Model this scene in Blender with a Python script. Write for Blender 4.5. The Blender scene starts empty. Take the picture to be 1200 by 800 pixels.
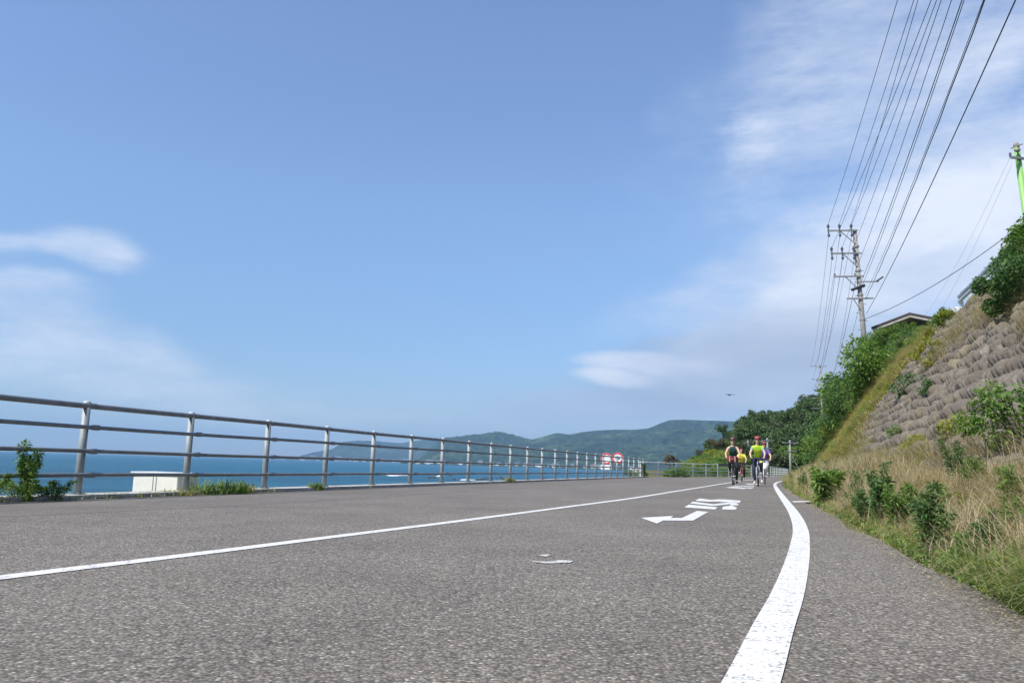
import bpy, bmesh, math, random
import numpy as np
from mathutils import Vector, Matrix
random.seed(7); rng = np.random.default_rng(7)
S = bpy.context.scene; COL = S.collection
PI = math.pi; R = math.radians
# ------------------------------------------------------------------ frame of the place
A = R(18.1); SA, CA = math.sin(A), math.cos(A)       # heading of the road, clockwise from +Y
CAMH = .485; PIT = math.atan(144.5/933); ROL = R(1.6)
def W(s, t, z=0.0):                                    # metres along the road, metres to its right
    return Vector((s*SA + t*CA, s*CA - t*SA, z))
CM = Matrix.Rotation(PI/2+PIT, 3, 'X') @ Matrix.Rotation(ROL, 3, 'Z')
def ray(u, v): return CM @ Vector(((u-600)/933, -(v-400)/933, -1))
def azel(u, v):
    d = ray(u, v).normalized(); return math.atan2(d.x, d.y), math.asin(d.z)
def at_y(u, v, Y):                                     # the point Y metres ahead in a given direction
    d = ray(u, v); return Vector((d.x*Y/d.y, Y, CAMH + d.z*Y/d.y))
# ------------------------------------------------------------------ object helpers
def tag(o, label=None, cat=None, group=None, kind=None):
    if label: o['label'] = label
    if cat: o['category'] = cat
    if group: o['group'] = group
    if kind: o['kind'] = kind
    return o
def link(o, parent=None):
    COL.objects.link(o)
    if parent is not None: o.parent = parent
    return o
def empty(name, loc=(0,0,0), rz=0, rx=0, ry=0):
    o = bpy.data.objects.new(name, None); o.location = loc; o.rotation_euler = (rx, ry, rz)
    o.empty_display_size = .2
    return link(o)
def copy_tree(o, parent=None):
    c = o.copy(); COL.objects.link(c); c.parent = parent
    for ch in [x for x in bpy.data.objects if x.parent is o]: copy_tree(ch, c)
    return c
def mesh_np(name, V, loops, totals, mat=None, parent=None, smooth=False):
    me = bpy.data.meshes.new(name); V = np.asarray(V, dtype=np.float32).reshape(-1, 3)
    loops = np.asarray(loops, dtype=np.int32).ravel(); totals = np.asarray(totals, dtype=np.int32).ravel()
    me.vertices.add(len(V)); me.vertices.foreach_set('co', V.ravel())
    me.loops.add(len(loops)); me.loops.foreach_set('vertex_index', loops)
    me.polygons.add(len(totals)); st = np.concatenate(([0], np.cumsum(totals)[:-1])).astype(np.int32)
    me.polygons.foreach_set('loop_start', st); me.polygons.foreach_set('loop_total', totals)
    me.polygons.foreach_set('use_smooth', np.full(len(totals), smooth))
    me.update(calc_edges=True); me.validate()
    if mat: me.materials.append(mat)
    return link(bpy.data.objects.new(name, me), parent)
def grid(name, P, mat=None, parent=None, smooth=True):
    n, m = P.shape[:2]; idx = np.arange(n*m).reshape(n, m)
    q = np.stack([idx[:-1,:-1], idx[1:,:-1], idx[1:,1:], idx[:-1,1:]], -1).reshape(-1, 4)
    return mesh_np(name, P.reshape(-1,3), q, np.full(len(q), 4), mat, parent, smooth)
def bm_obj(name, bm, mat=None, parent=None, smooth=False):
    me = bpy.data.meshes.new(name); bmesh.ops.recalc_face_normals(bm, faces=bm.faces); bm.to_mesh(me); bm.free()
    if smooth:
        for p in me.polygons: p.use_smooth = True
    if mat: me.materials.append(mat)
    return link(bpy.data.objects.new(name, me), parent)
def tube(bm, pts, r, n=10, cap=True):
    pts = [Vector(p) for p in pts]; rings = []; up0 = None
    rs = r if isinstance(r, (list, tuple)) else [r]*len(pts)
    for i, p in enumerate(pts):
        d = (pts[min(i+1, len(pts)-1)] - pts[max(i-1, 0)]).normalized()
        if up0 is None:
            up0 = Vector((0,0,1)) if abs(d.z) < .9 else Vector((1,0,0))
        a = d.cross(up0).normalized(); b = a.cross(d).normalized(); up0 = b
        rings.append([bm.verts.new(p + (a*math.cos(2*PI*k/n) + b*math.sin(2*PI*k/n))*rs[i]) for k in range(n)])
    for i in range(len(rings)-1):
        for k in range(n): bm.faces.new((rings[i][k], rings[i][(k+1)%n], rings[i+1][(k+1)%n], rings[i+1][k]))
    if cap: bm.faces.new(rings[0][::-1]); bm.faces.new(rings[-1])
def box(bm, c, size, M=None, bev=0):
    r = bmesh.ops.create_cube(bm, size=1); vs = r['verts']
    for v in vs: v.co = Vector((v.co.x*size[0], v.co.y*size[1], v.co.z*size[2])) + Vector(c)
    if bev: 
        es = list({e for v in vs for e in v.link_edges})
        o = bmesh.ops.bevel(bm, geom=es, offset=bev, segments=2, affect='EDGES'); vs = list({v for f in o['faces'] for v in f.verts} | {v for v in vs if v.is_valid})
    if M is not None:
        for v in vs: v.co = M @ v.co
    return vs
def ell(bm, c, rad, M=None, u=12, v=8):
    r = bmesh.ops.create_uvsphere(bm, u_segments=u, v_segments=v, radius=1)
    for q in r['verts']:
        q.co = Vector((q.co.x*rad[0], q.co.y*rad[1], q.co.z*rad[2]))
        if M is not None: q.co = M @ q.co
        q.co += Vector(c)
    return r['verts']
# ------------------------------------------------------------------ material helpers
def new_mat(name):
    m = bpy.data.materials.new(name); m.use_nodes = True; nt = m.node_tree
    return m, nt, nt.nodes['Principled BSDF'], nt.nodes['Material Output']
def nd(nt, t, **k):
    n = nt.nodes.new(t)
    for a, b in k.items():
        if a.startswith('i_'): n.inputs[a[2:].replace('_', ' ')].default_value = b
        else: setattr(n, a, b)
    return n
def ramp(nt, stops, fac=None, interp='LINEAR'):
    n = nt.nodes.new('ShaderNodeValToRGB'); cr = n.color_ramp; cr.interpolation = interp
    while len(cr.elements) < len(stops): cr.elements.new(.5)
    for e, (p, c) in zip(cr.elements, stops): e.position = p; e.color = (*c, 1) if len(c) == 3 else c
    if fac is not None: nt.links.new(fac, n.inputs[0])
    return n
def noise(nt, scale, vec, detail=4, rough=.55):
    n = nt.nodes.new('ShaderNodeTexNoise'); n.inputs['Scale'].default_value = scale
    n.inputs['Detail'].default_value = detail; n.inputs['Roughness'].default_value = rough
    nt.links.new(vec, n.inputs['Vector']); return n
def mixc(nt, fac, a, b, mode='MIX'):
    n = nt.nodes.new('ShaderNodeMix'); n.data_type = 'RGBA'; n.blend_type = mode
    for s_, v in ((n.inputs[0], fac), (n.inputs[6], a), (n.inputs[7], b)):
        if hasattr(v, 'links') or hasattr(v, 'is_output'): nt.links.new(v, s_)
        elif isinstance(v, (int, float)): s_.default_value = v
        else: s_.default_value = (*v, 1)
    return n.outputs[2]
def geo(nt): return nt.nodes.new('ShaderNodeNewGeometry')
def bump(nt, h, bsdf, strength=.3, dist=.01):
    b = nt.nodes.new('ShaderNodeBump'); b.inputs['Strength'].default_value = strength
    b.inputs['Distance'].default_value = dist; nt.links.new(h, b.inputs['Height']); nt.links.new(b.outputs[0], bsdf.inputs['Normal'])
def plain(name, c, rough=.6, metal=0, var=.15, scale=8, spec=.5):
    m, nt, b, o = new_mat(name); g = geo(nt); n = noise(nt, scale, g.outputs['Position'])
    rp = ramp(nt, [(.3, tuple(x*(1-var) for x in c)), (.7, tuple(min(1, x*(1+var)) for x in c))], n.outputs['Fac'])
    nt.links.new(rp.outputs[0], b.inputs['Base Color']); b.inputs['Roughness'].default_value = rough
    b.inputs['Metallic'].default_value = metal; b.inputs['Specular IOR Level'].default_value = spec
    return m
def asphalt(name, lo, mid, hi, scale, speck):
    m, nt, b, o = new_mat(name); g = geo(nt); P = g.outputs['Position']
    v = nd(nt, 'ShaderNodeTexVoronoi', feature='F1'); v.inputs['Scale'].default_value = scale; nt.links.new(P, v.inputs['Vector'])
    v.inputs['Randomness'].default_value = 1
    sep = nd(nt, 'ShaderNodeSeparateColor'); nt.links.new(v.outputs['Color'], sep.inputs[0])
    stone = ramp(nt, [(0, lo), (.35, mid), (.8, tuple(x*1.35 for x in mid)), (.93, hi), (1, speck)], sep.outputs[0])
    gap = ramp(nt, [(.25, (1,1,1)), (.62, (.42,.42,.42))], v.outputs['Distance'])
    c1 = mixc(nt, .9, stone.outputs[0], gap.outputs[0], 'MULTIPLY')
    warm = mixc(nt, .35, c1, ramp(nt, [(0,(.9,.97,1.06)),(.5,(1,1,1)),(1,(1.12,1,.86))], sep.outputs[1]).outputs[0], 'MULTIPLY')
    big = noise(nt, .9, P, 5, .6); big2 = noise(nt, .22, P, 3)
    c2 = mixc(nt, 1, warm, ramp(nt, [(.3,(.86,.86,.86)),(.7,(1.12,1.12,1.1))], big.outputs['Fac']).outputs[0], 'MULTIPLY')
    c3 = mixc(nt, 1, c2, ramp(nt, [(.35,(.93,.92,.9)),(.65,(1.06,1.06,1.07))], big2.outputs['Fac']).outputs[0], 'MULTIPLY')
    nt.links.new(c3, b.inputs['Base Color']); b.inputs['Roughness'].default_value = .78
    b.inputs['Specular IOR Level'].default_value = .35
    inv = ramp(nt, [(0,(1,1,1)),(.7,(0,0,0))], v.outputs['Distance'])
    bump(nt, inv.outputs[0], b, .45, .005)
    return m
def leaf_mat(name, cols, trans=.35, rough=.55):
    m, nt, b, o = new_mat(name); g = geo(nt)
    n = noise(nt, 1.3, g.outputs['Position'], 3)
    ad = nd(nt, 'ShaderNodeMath', operation='MULTIPLY_ADD'); nt.links.new(g.outputs['Random Per Island'], ad.inputs[0]); ad.inputs[1].default_value = .7
    sc = nd(nt, 'ShaderNodeMath', operation='MULTIPLY_ADD'); nt.links.new(n.outputs['Fac'], sc.inputs[0]); sc.inputs[1].default_value = .9; sc.inputs[2].default_value = -.3
    nt.links.new(sc.outputs[0], ad.inputs[2]); ad.use_clamp = True
    k = len(cols); rp = ramp(nt, [(i/(k-1), c) for i, c in enumerate(cols)], ad.outputs[0])
    nt.links.new(rp.outputs[0], b.inputs['Base Color']); b.inputs['Roughness'].default_value = rough
    b.inputs['Specular IOR Level'].default_value = .35
    tr = nd(nt, 'ShaderNodeBsdfTranslucent'); tc = mixc(nt, 1, rp.outputs[0], (1.3,1.35,.7), 'MULTIPLY'); nt.links.new(tc, tr.inputs[0])
    mx = nd(nt, 'ShaderNodeMixShader'); mx.inputs[0].default_value = trans
    nt.links.new(b.outputs[0], mx.inputs[1]); nt.links.new(tr.outputs[0], mx.inputs[2]); nt.links.new(mx.outputs[0], o.inputs[0])
    return m
M = {}
M['asphalt'] = asphalt('porous_asphalt', (.128,.114,.095), (.228,.202,.168), (.37,.33,.28), 92, (.56,.51,.44))
M['asphalt2'] = asphalt('fine_asphalt', (.15,.132,.11), (.225,.20,.168), (.29,.262,.225), 150, (.36,.34,.31))
def paint():
    m, nt, b, o = new_mat('road_paint'); g = geo(nt); P = g.outputs['Position']
    v = nd(nt, 'ShaderNodeTexVoronoi'); v.inputs['Scale'].default_value = 85; nt.links.new(P, v.inputs['Vector'])
    n = noise(nt, 14, P, 6, .75)
    a = nd(nt, 'ShaderNodeMath', operation='MULTIPLY_ADD'); nt.links.new(v.outputs['Distance'], a.inputs[0]); a.inputs[1].default_value = .55; nt.links.new(n.outputs['Fac'], a.inputs[2])
    rp = ramp(nt, [(.80, (.70,.68,.64)), (.93, (.60,.585,.55)), (.96, (.26,.25,.24))], a.outputs[0])
    nt.links.new(rp.outputs[0], b.inputs['Base Color']); b.inputs['Roughness'].default_value = .6
    bump(nt, v.outputs['Distance'], b, .15, .003)
    return m
M['paint'] = paint()
def worn_paint():
    m, nt, b, o = new_mat('worn_paint'); g = geo(nt); P = g.outputs['Position']
    n = noise(nt, 26, P, 7, .8)
    rp = ramp(nt, [(.42, (.23,.205,.175)), (.52, (.62,.61,.57))], n.outputs['Fac'])
    nt.links.new(rp.outputs[0], b.inputs['Base Color']); b.inputs['Roughness'].default_value = .7
    return m
M['worn'] = worn_paint()
M['steel'] = plain('galvanised_steel', (.28,.31,.315), .55, .15, .12, 9)
M['rail'] = plain('weathered_rail_steel', (.20,.215,.225), .5, .3, .2, 7)
M['cap'] = plain('pale_cap', (.45,.48,.48), .5, .1)
M['dark'] = plain('dark_metal', (.05,.055,.06), .5, .5)
M['conc'] = plain('pale_concrete', (.42,.41,.38), .9, 0, .25, 5, .2)
M['white'] = plain('white_painted_metal', (.70,.68,.60), .5, 0, .05, 6)
M['boxgrey'] = plain('grey_lid', (.62,.64,.62), .5, 0, .05, 6)
M['pole'] = plain('concrete_pole', (.30,.28,.25), .9, 0, .2, 3, .2)
M['poleF'] = plain('far_pole', (.27,.27,.265), .8, 0, .1, 3, .2)
M['green'] = plain('lime_green_paint', (.25,.47,.13), .5, 0, .08, 4)
M['wire'] = plain('black_cable', (.035,.037,.045), .6, 0, .1, 1)
M['insul'] = plain('insulator', (.10,.11,.13), .3, 0, .1, 5)
M['soil'] = plain('straw_soil', (.20,.155,.095), .95, 0, .45, 7, .1)
M['rock'] = plain('dark_rock', (.07,.065,.06), .9, 0, .4, .6, .2)
M['foam'] = plain('sea_foam', (.85,.87,.88), .8, 0, .05, 1)
M['roof'] = plain('dark_brown_roof', (.045,.03,.025), .6, 0, .2, 3)
M['fascia'] = plain('grey_fascia', (.36,.33,.30), .7, 0, .1, 3)
M['plaster'] = plain('house_plaster', (.42,.38,.32), .9, 0, .1, 2)
M['glass'] = plain('window_glass', (.04,.05,.06), .1, 0, .1, 2)
M['red'] = plain('sign_red', (.62,.03,.04), .5, 0, .05, 5)
M['signw'] = plain('sign_white', (.80,.80,.80), .5, 0, .03, 5)
M['signb'] = plain('sign_blue_grey', (.16,.22,.33), .5, 0, .03, 5)
def ground_mat():
    m, nt, b, o = new_mat('bank_earth'); P = geo(nt).outputs['Position']
    n = noise(nt, .35, P, 6, .6); n2 = noise(nt, 6, P, 6, .7)
    a = ramp(nt, [(.35,(.055,.085,.022)),(.5,(.12,.13,.045)),(.62,(.20,.16,.09))], n.outputs['Fac'])
    c = mixc(nt, 1, a.outputs[0], ramp(nt, [(.3,(.6,.6,.6)),(.7,(1.3,1.3,1.3))], n2.outputs['Fac']).outputs[0], 'MULTIPLY')
    nt.links.new(c, b.inputs['Base Color']); b.inputs['Roughness'].default_value = .95; b.inputs['Specular IOR Level'].default_value = .1
    bump(nt, n2.outputs['Fac'], b, .6, .05); return m
M['ground'] = ground_mat()
def wall_mat():
    m, nt, b, o = new_mat('weathered_block_concrete'); P = geo(nt).outputs['Position']
    n = noise(nt, 1.6, P, 6, .65); n2 = noise(nt, 24, P, 6, .7); n3 = noise(nt, .5, P, 4, .6)
    a = ramp(nt, [(.3,(.115,.099,.081)),(.55,(.178,.156,.129)),(.75,(.265,.238,.202))], n.outputs['Fac'])
    c = mixc(nt, 1, a.outputs[0], ramp(nt, [(.3,(.62,.6,.58)),(.7,(1.25,1.25,1.25))], n2.outputs['Fac']).outputs[0], 'MULTIPLY')
    lich = ramp(nt, [(.52,(0,0,0)),(.66,(1,1,1))], n3.outputs['Fac'])
    c2 = mixc(nt, lich.outputs[0], c, mixc(nt, .55, c, (.24,.20,.11)))
    nt.links.new(c2, b.inputs['Base Color']); b.inputs['Roughness'].default_value = .95; b.inputs['Specular IOR Level'].default_value = .1
    bump(nt, n2.outputs['Fac'], b, .5, .02); return m
M['wall'] = wall_mat()
def sea_mat():
    m, nt, b, o = new_mat('sea_water'); P = geo(nt).outputs['Position']
    mp = nd(nt, 'ShaderNodeMapping'); nt.links.new(P, mp.inputs[0]); mp.inputs['Scale'].default_value = (1,1.8,1)
    n = noise(nt, .35, mp.outputs[0], 8, .68); n1 = noise(nt, .012, mp.outputs[0], 5, .6)
    mp2 = nd(nt, 'ShaderNodeMapping'); nt.links.new(P, mp2.inputs[0]); mp2.inputs['Scale'].default_value = (.25,1.2,1)
    n2 = noise(nt, .05, mp2.outputs[0], 7, .7)
    rp = ramp(nt, [(.35,(.008,.082,.135)),(.6,(.016,.116,.182))], n1.outputs['Fac'])
    rp2 = ramp(nt, [(.35,(.62,.68,.74)),(.65,(1.42,1.34,1.28))], n2.outputs['Fac'])  # wave glints and the darker water between them, painted into the sea colour
    c = mixc(nt, 1, rp.outputs[0], rp2.outputs[0], 'MULTIPLY')
    nt.links.new(c, b.inputs['Base Color']); b.inputs['Roughness'].default_value = .4
    b.inputs['Specular IOR Level'].default_value = .2
    bump(nt, n.outputs['Fac'], b, 1, 1.6); return m
M['sea'] = sea_mat()
def hills_mat(name, a, b_, c_, sc):
    m, nt, b, o = new_mat(name); P = geo(nt).outputs['Position']
    n = noise(nt, sc, P, 8, .65); n2 = noise(nt, sc*7, P, 6, .7)
    r1 = ramp(nt, [(.35,a),(.55,b_),(.68,c_)], n.outputs['Fac'])
    c = mixc(nt, 1, r1.outputs[0], ramp(nt, [(.38,(.32,.34,.38)),(.62,(1.75,1.7,1.6))], n2.outputs['Fac']).outputs[0], 'MULTIPLY')
    nt.links.new(c, b.inputs['Base Color']); b.inputs['Roughness'].default_value = 1; b.inputs['Specular IOR Level'].default_value = 0
    bump(nt, n2.outputs['Fac'], b, 1, 6 if sc < .01 else .8); return m
M['mtn'] = hills_mat('wooded_mountain', (.012,.026,.013), (.028,.052,.022), (.065,.09,.04), .0035)
M['hill'] = hills_mat('hill_undergrowth', (.025,.05,.015), (.05,.085,.02), (.09,.12,.035), .03)
L1 = leaf_mat('bright_leaves', [(.055,.12,.022),(.11,.21,.038),(.19,.29,.065),(.30,.36,.12)], .4)
L2 = leaf_mat('dark_leaves', [(.045,.10,.028),(.085,.17,.048),(.15,.235,.08)], .35)
L3 = leaf_mat('yellow_leaves', [(.16,.19,.025),(.27,.29,.035),(.36,.36,.06)])
L4 = leaf_mat('forest_leaves', [(.035,.068,.022),(.062,.115,.034),(.095,.155,.045),(.14,.185,.065)], .2)
L5 = leaf_mat('forest_olive_leaves', [(.05,.068,.028),(.09,.115,.045),(.14,.15,.068)], .2)
L6 = leaf_mat('reddish_leaves', [(.07,.06,.03),(.14,.10,.045),(.17,.09,.05)], .25)
GD = leaf_mat('dry_grass', [(.27,.20,.11),(.38,.31,.18),(.48,.41,.27),(.33,.23,.14)], .3, .7)
GY = leaf_mat('yellow_grass', [(.20,.22,.055),(.34,.32,.11),(.46,.40,.17)], .35, .7)
GG = leaf_mat('green_grass', [(.10,.17,.035),(.19,.27,.06),(.30,.36,.11)], .4)
M['stem'] = plain('plant_stem', (.10,.085,.045), .9, 0, .2, 9, .1)
M['bark'] = plain('tree_bark', (.09,.075,.06), .9, 0, .3, 4, .1)
# ------------------------------------------------------------------ world, sun, camera
SUN_AZ, SUN_EL = R(228), R(50)
w = bpy.data.worlds.new('World'); S.world = w; w.use_nodes = True; nt = w.node_tree
bg = nt.nodes['Background']
sky = nd(nt, 'ShaderNodeTexSky', sky_type='NISHITA', sun_disc=False, sun_elevation=SUN_EL, sun_rotation=SUN_AZ)
sky.air_density = 1.0; sky.dust_density = .15; sky.ozone_density = 2.6; sky.altitude = 0
bg.inputs[1].default_value = .1
tcn = nd(nt, 'ShaderNodeTexCoord'); D = tcn.outputs['Generated']
sx = nd(nt, 'ShaderNodeSeparateXYZ'); nt.links.new(D, sx.inputs[0])
def mth(op, a, b=None, c=None, clamp=False):
    n = nt.nodes.new('ShaderNodeMath'); n.operation = op; n.use_clamp = clamp
    for i, v in enumerate((a, b, c)):
        if v is None: continue
        if isinstance(v, (int, float)): n.inputs[i].default_value = v
        else: nt.links.new(v, n.inputs[i])
    return n.outputs[0]
az = mth('ARCTAN2', sx.outputs[0], sx.outputs[1]); el = mth('ARCSINE', sx.outputs[2])
wn = noise(nt, 3.2, D, 6, .6); wn2 = noise(nt, 2.1, D, 5, .6)
mpw = nd(nt, 'ShaderNodeMapping'); nt.links.new(D, mpw.inputs[0]); mpw.inputs['Scale'].default_value = (1.2,1.2,4.2)
streak = noise(nt, 2.6, mpw.outputs[0], 9, .6)
sw = nd(nt, 'ShaderNodeSeparateColor'); nt.links.new(wn.outputs['Color'], sw.inputs[0])
CLOUDS = [  # direction centre, half sizes in radians, tilt, strength, edge softness, warp
 ((118,302), (.060,.023), -.10, .50, .75, .07),
 ((60,296), (.10,.016), 0, .34, .9, .08),
 ((20,330), (.10,.02), -.1, .30, .95, .08),
 ((60,385), (.26,.045), -.30, .36, .9, .12),
 ((110,440), (.38,.05), -.06, .34, .9, .12),
 ((925,120), (.12,.22), -.75, .36, .98, .20),
 ((860,190), (.050,.06), -.5, .30, .98, .15),
 ((1030,30), (.20,.12), .3, .28, .98, .25),
 ((1100,90), (.22,.04), .5, .30, .98, .2),
 ((735,420), (.070,.013), .03, .78, .7, .03),
 ((722,441), (.055,.014), -.05, .78, .7, .05),
 ((805,431), (.085,.013), -.03, 1.0, .75, .015),
 ((1100,290), (.30,.11), .30, .86, .95, .12),
 ((980,350), (.17,.05), .25, .62, .9, .12),
 ((930,390), (.17,.06), .10, .74, .8, .10),
 ((880,436), (.17,.040), 0, .82, .85, .09),
 ((850,330), (.18,.035), .35, .34, .95, .12),
 ((1180,200), (.18,.14), 0, .50, .95, .16),
 ((600,480), (.50,.035), 0, .22, .95, .08),
]
dens = None
for (uv, (ra, re), tilt, st_, soft, wp) in CLOUDS:
    a0, e0 = azel(*uv)
    da = mth('ADD', mth('SUBTRACT', az, a0), mth('MULTIPLY', mth('SUBTRACT', sw.outputs[0], .5), wp*1.6))
    de = mth('ADD', mth('SUBTRACT', el, e0), mth('MULTIPLY', mth('SUBTRACT', sw.outputs[1], .5), wp))
    ct, sn = math.cos(tilt), math.sin(tilt)
    x_ = mth('ADD', mth('MULTIPLY', da, ct/ra), mth('MULTIPLY', de, sn/ra))
    y_ = mth('ADD', mth('MULTIPLY', da, -sn/re), mth('MULTIPLY', de, ct/re))
    r2 = mth('SQRT', mth('ADD', mth('MULTIPLY', x_, x_), mth('MULTIPLY', y_, y_)))
    mr = nd(nt, 'ShaderNodeMapRange', interpolation_type='SMOOTHERSTEP'); nt.links.new(r2, mr.inputs[0])
    mr.inputs[1].default_value = 1.25; mr.inputs[2].default_value = 1.25*(1-soft); mr.inputs[3].default_value = 0; mr.inputs[4].default_value = st_
    dens = mr.outputs[0] if dens is None else mth('SUBTRACT', mth('ADD', dens, mr.outputs[0]), mth('MULTIPLY', dens, mr.outputs[0]))
tex = nd(nt, 'ShaderNodeMapRange'); nt.links.new(streak.outputs['Fac'], tex.inputs[0]); tex.inputs[1].default_value = .3; tex.inputs[2].default_value = .68; tex.inputs[3].default_value = .72; tex.inputs[4].default_value = 1.2
mpf = nd(nt, 'ShaderNodeMapping'); nt.links.new(D, mpf.inputs[0]); mpf.inputs['Scale'].default_value = (1,1,3.2); mpf.inputs['Rotation'].default_value = (.25,.35,.2)
fib = noise(nt, 9.5, mpf.outputs[0], 10, .68); fr_ = nd(nt, 'ShaderNodeMapRange'); nt.links.new(fib.outputs['Fac'], fr_.inputs[0]); fr_.inputs[1].default_value = .3; fr_.inputs[2].default_value = .7; fr_.inputs[3].default_value = -.26; fr_.inputs[4].default_value = .20
edge_ = mth('MULTIPLY', mth('MULTIPLY', dens, mth('SUBTRACT', 1.15, dens)), 3.4)
dn = mth('MULTIPLY', mth('ADD', dens, mth('MULTIPLY', fr_.outputs[0], edge_)), tex.outputs[0], clamp=True)
shd = ramp(nt, [(.36,(3.9,4.5,5.6)),(.62,(5.3,5.7,6.5))], streak.outputs['Fac'])
# the greyer underside of the low bank over the headland
a0, e0 = azel(925, 408); 
gx = mth('MULTIPLY', mth('SUBTRACT', az, a0), 1/.125); gy = mth('MULTIPLY', mth('SUBTRACT', el, e0), 1/.032)
gr = nd(nt, 'ShaderNodeMapRange', interpolation_type='SMOOTHERSTEP'); nt.links.new(mth('ADD', mth('MULTIPLY', gx, gx), mth('MULTIPLY', gy, gy)), gr.inputs[0])
gr.inputs[1].default_value = 1.3; gr.inputs[2].default_value = 0; gr.inputs[3].default_value = 0; gr.inputs[4].default_value = .6
cloudc = mixc(nt, gr.outputs[0], shd.outputs[0], (3.1,3.6,4.5))
hzr = nd(nt, 'ShaderNodeMapRange'); nt.links.new(el, hzr.inputs[0]); hzr.inputs[1].default_value = 0; hzr.inputs[2].default_value = .62
grade = ramp(nt, [(0,(.50,.555,.66)),(.22,(.68,.745,.86)),(.5,(1.0,1.03,1.10)),(1,(1.24,1.20,1.28))], hzr.outputs[0])
skyc = mixc(nt, 1, sky.outputs[0], grade.outputs[0], 'MULTIPLY')
gl = None                                    # thin grey stratus low over the headland
for (uv, (ra, re), tilt, st_) in (((840,455), (.20,.060), 0, .85), ((960,425), (.20,.075), 0, .88), ((700,480), (.20,.035), 0, .5), ((800,405), (.11,.016), .08, .45), ((940,372), (.12,.018), .12, .6)):
    a1, e1 = azel(*uv); da = mth('ADD', mth('SUBTRACT', az, a1), mth('MULTIPLY', mth('SUBTRACT', sw.outputs[0], .5), .10)); de = mth('ADD', mth('SUBTRACT', el, e1), mth('MULTIPLY', mth('SUBTRACT', sw.outputs[2], .5), .045))
    x_ = mth('MULTIPLY', da, 1/ra); y_ = mth('ADD', mth('MULTIPLY', de, 1/re), mth('MULTIPLY', da, -tilt/re))
    mr = nd(nt, 'ShaderNodeMapRange', interpolation_type='SMOOTHERSTEP'); nt.links.new(mth('SQRT', mth('ADD', mth('MULTIPLY', x_, x_), mth('MULTIPLY', y_, y_))), mr.inputs[0])
    mr.inputs[1].default_value = 1.25; mr.inputs[2].default_value = .1; mr.inputs[3].default_value = 0; mr.inputs[4].default_value = st_
    gl = mr.outputs[0] if gl is None else mth('SUBTRACT', mth('ADD', gl, mr.outputs[0]), mth('MULTIPLY', gl, mr.outputs[0]))
gl = mth('MULTIPLY', gl, mth('ADD', .95, mth('MULTIPLY', fr_.outputs[0], .7)), clamp=True)
ca = mixc(nt, mth('MULTIPLY', dn, .55), skyc, cloudc)
cb_ = mixc(nt, gl, ca, (2.35,2.85,3.9))
fin = mixc(nt, mth('MULTIPLY', dn, mth('SUBTRACT', 1.0, mth('MULTIPLY', gl, .45))), cb_, cloudc)
nt.links.new(fin, bg.inputs[0])
sl = bpy.data.lights.new('sun', 'SUN'); sl.energy = 3.6; sl.angle = R(.53); sl.color = (1,.955,.88)
so = bpy.data.objects.new('sun', sl); COL.objects.link(so)
sd = Vector((math.sin(SUN_AZ)*math.cos(SUN_EL), math.cos(SUN_AZ)*math.cos(SUN_EL), math.sin(SUN_EL)))
so.rotation_euler = sd.to_track_quat('Z', 'Y').to_euler(); so.location = sd*50
cam = bpy.data.cameras.new('camera'); co = bpy.data.objects.new('camera', cam); COL.objects.link(co)
cam.sensor_width = 36; cam.lens = 933/1200*36; cam.clip_start = .05; cam.clip_end = 40000
co.matrix_world = Matrix.Translation((0,0,CAMH)) @ CM.to_4x4(); S.camera = co
S.view_settings.view_transform = 'Standard'; S.view_settings.look = 'None'; S.view_settings.gamma = 1; S.view_settings.exposure = .72
S.render.resolution_x = 1024; S.render.resolution_y = 682
# ------------------------------------------------------------------ terrain
def sm(x, a, b):
    q = np.clip((np.asarray(x, float)-a)/(b-a), 0, 1); return q*q*(3-2*q)
def toe(s): return np.interp(s, [0,3.4,10,17,30,45,60,90,140,400], [.85,.82,.66,.52,.38,.5,1.5,4.2,8,24])
def left_edge(s): return np.interp(s, [-60,48,60,75,100,150,200,400], [-9.5,-9.5,-9.8,-12,-15.5,-24,-33,-60])
def wall_t(z, s=20): return 2.15 + (z-.5)*.74 + np.maximum(0, toe(s)-.8)
TOPZ = 6.3
_ph = rng.uniform(0, 6.28, (14, 2)); _fr = rng.uniform(.15, 2.4, (14, 2))
def wob(a, b):
    r = 0
    for (p, f) in zip(_ph, _fr): r = r + np.sin(a*f[0]+p[0])*np.sin(b*f[1]+p[1])/ (1+f[0]+f[1])
    return r
def gz(s, t):
    s = np.asarray(s, float); t = np.asarray(t, float); te = toe(s)
    base = .0118*np.clip(t, -9.6, 0) - .02
    d = t - te
    bank = .10*sm(d, 0, .45) + .40*sm(d, .3, 1.45)
    tw = 2.15 + np.maximum(0, te-.8)
    slope = np.clip((t - tw - .12)/.74, 0, TOPZ-.5)
    terr = np.maximum(0, t - (tw+.12+(TOPZ-.5)*.74))*.035
    z = base + np.where(d > 0, bank + slope + terr, 0)
    z = z + np.where(d > .1, .05*wob(s*2, t*3)*sm(d, .1, .8), 0)
    return z
ss = np.unique(np.concatenate([np.arange(-30, 0, 2.), np.arange(0, 20, .35), np.arange(20, 70, 1.), np.arange(70, 400, 8.)]))
rows = []
for s in ss:
    le = left_edge(s); te = float(toe(s))
    tt = np.concatenate([np.linspace(le, te, 14), te + np.concatenate([np.linspace(.08, 2.2, 14), np.linspace(2.4, 8.2, 16), np.array([9,10.5,12,15,20,30,50,90,160,300])])])
    zz = gz(s, tt)
    P = [W(s, le-.05, -8.6)] + [W(s, a, b) for a, b in zip(tt, zz)]
    rows.append([tuple(p) for p in P])
tag(grid('ground', np.array(rows), M['ground']), kind='structure')
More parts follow.
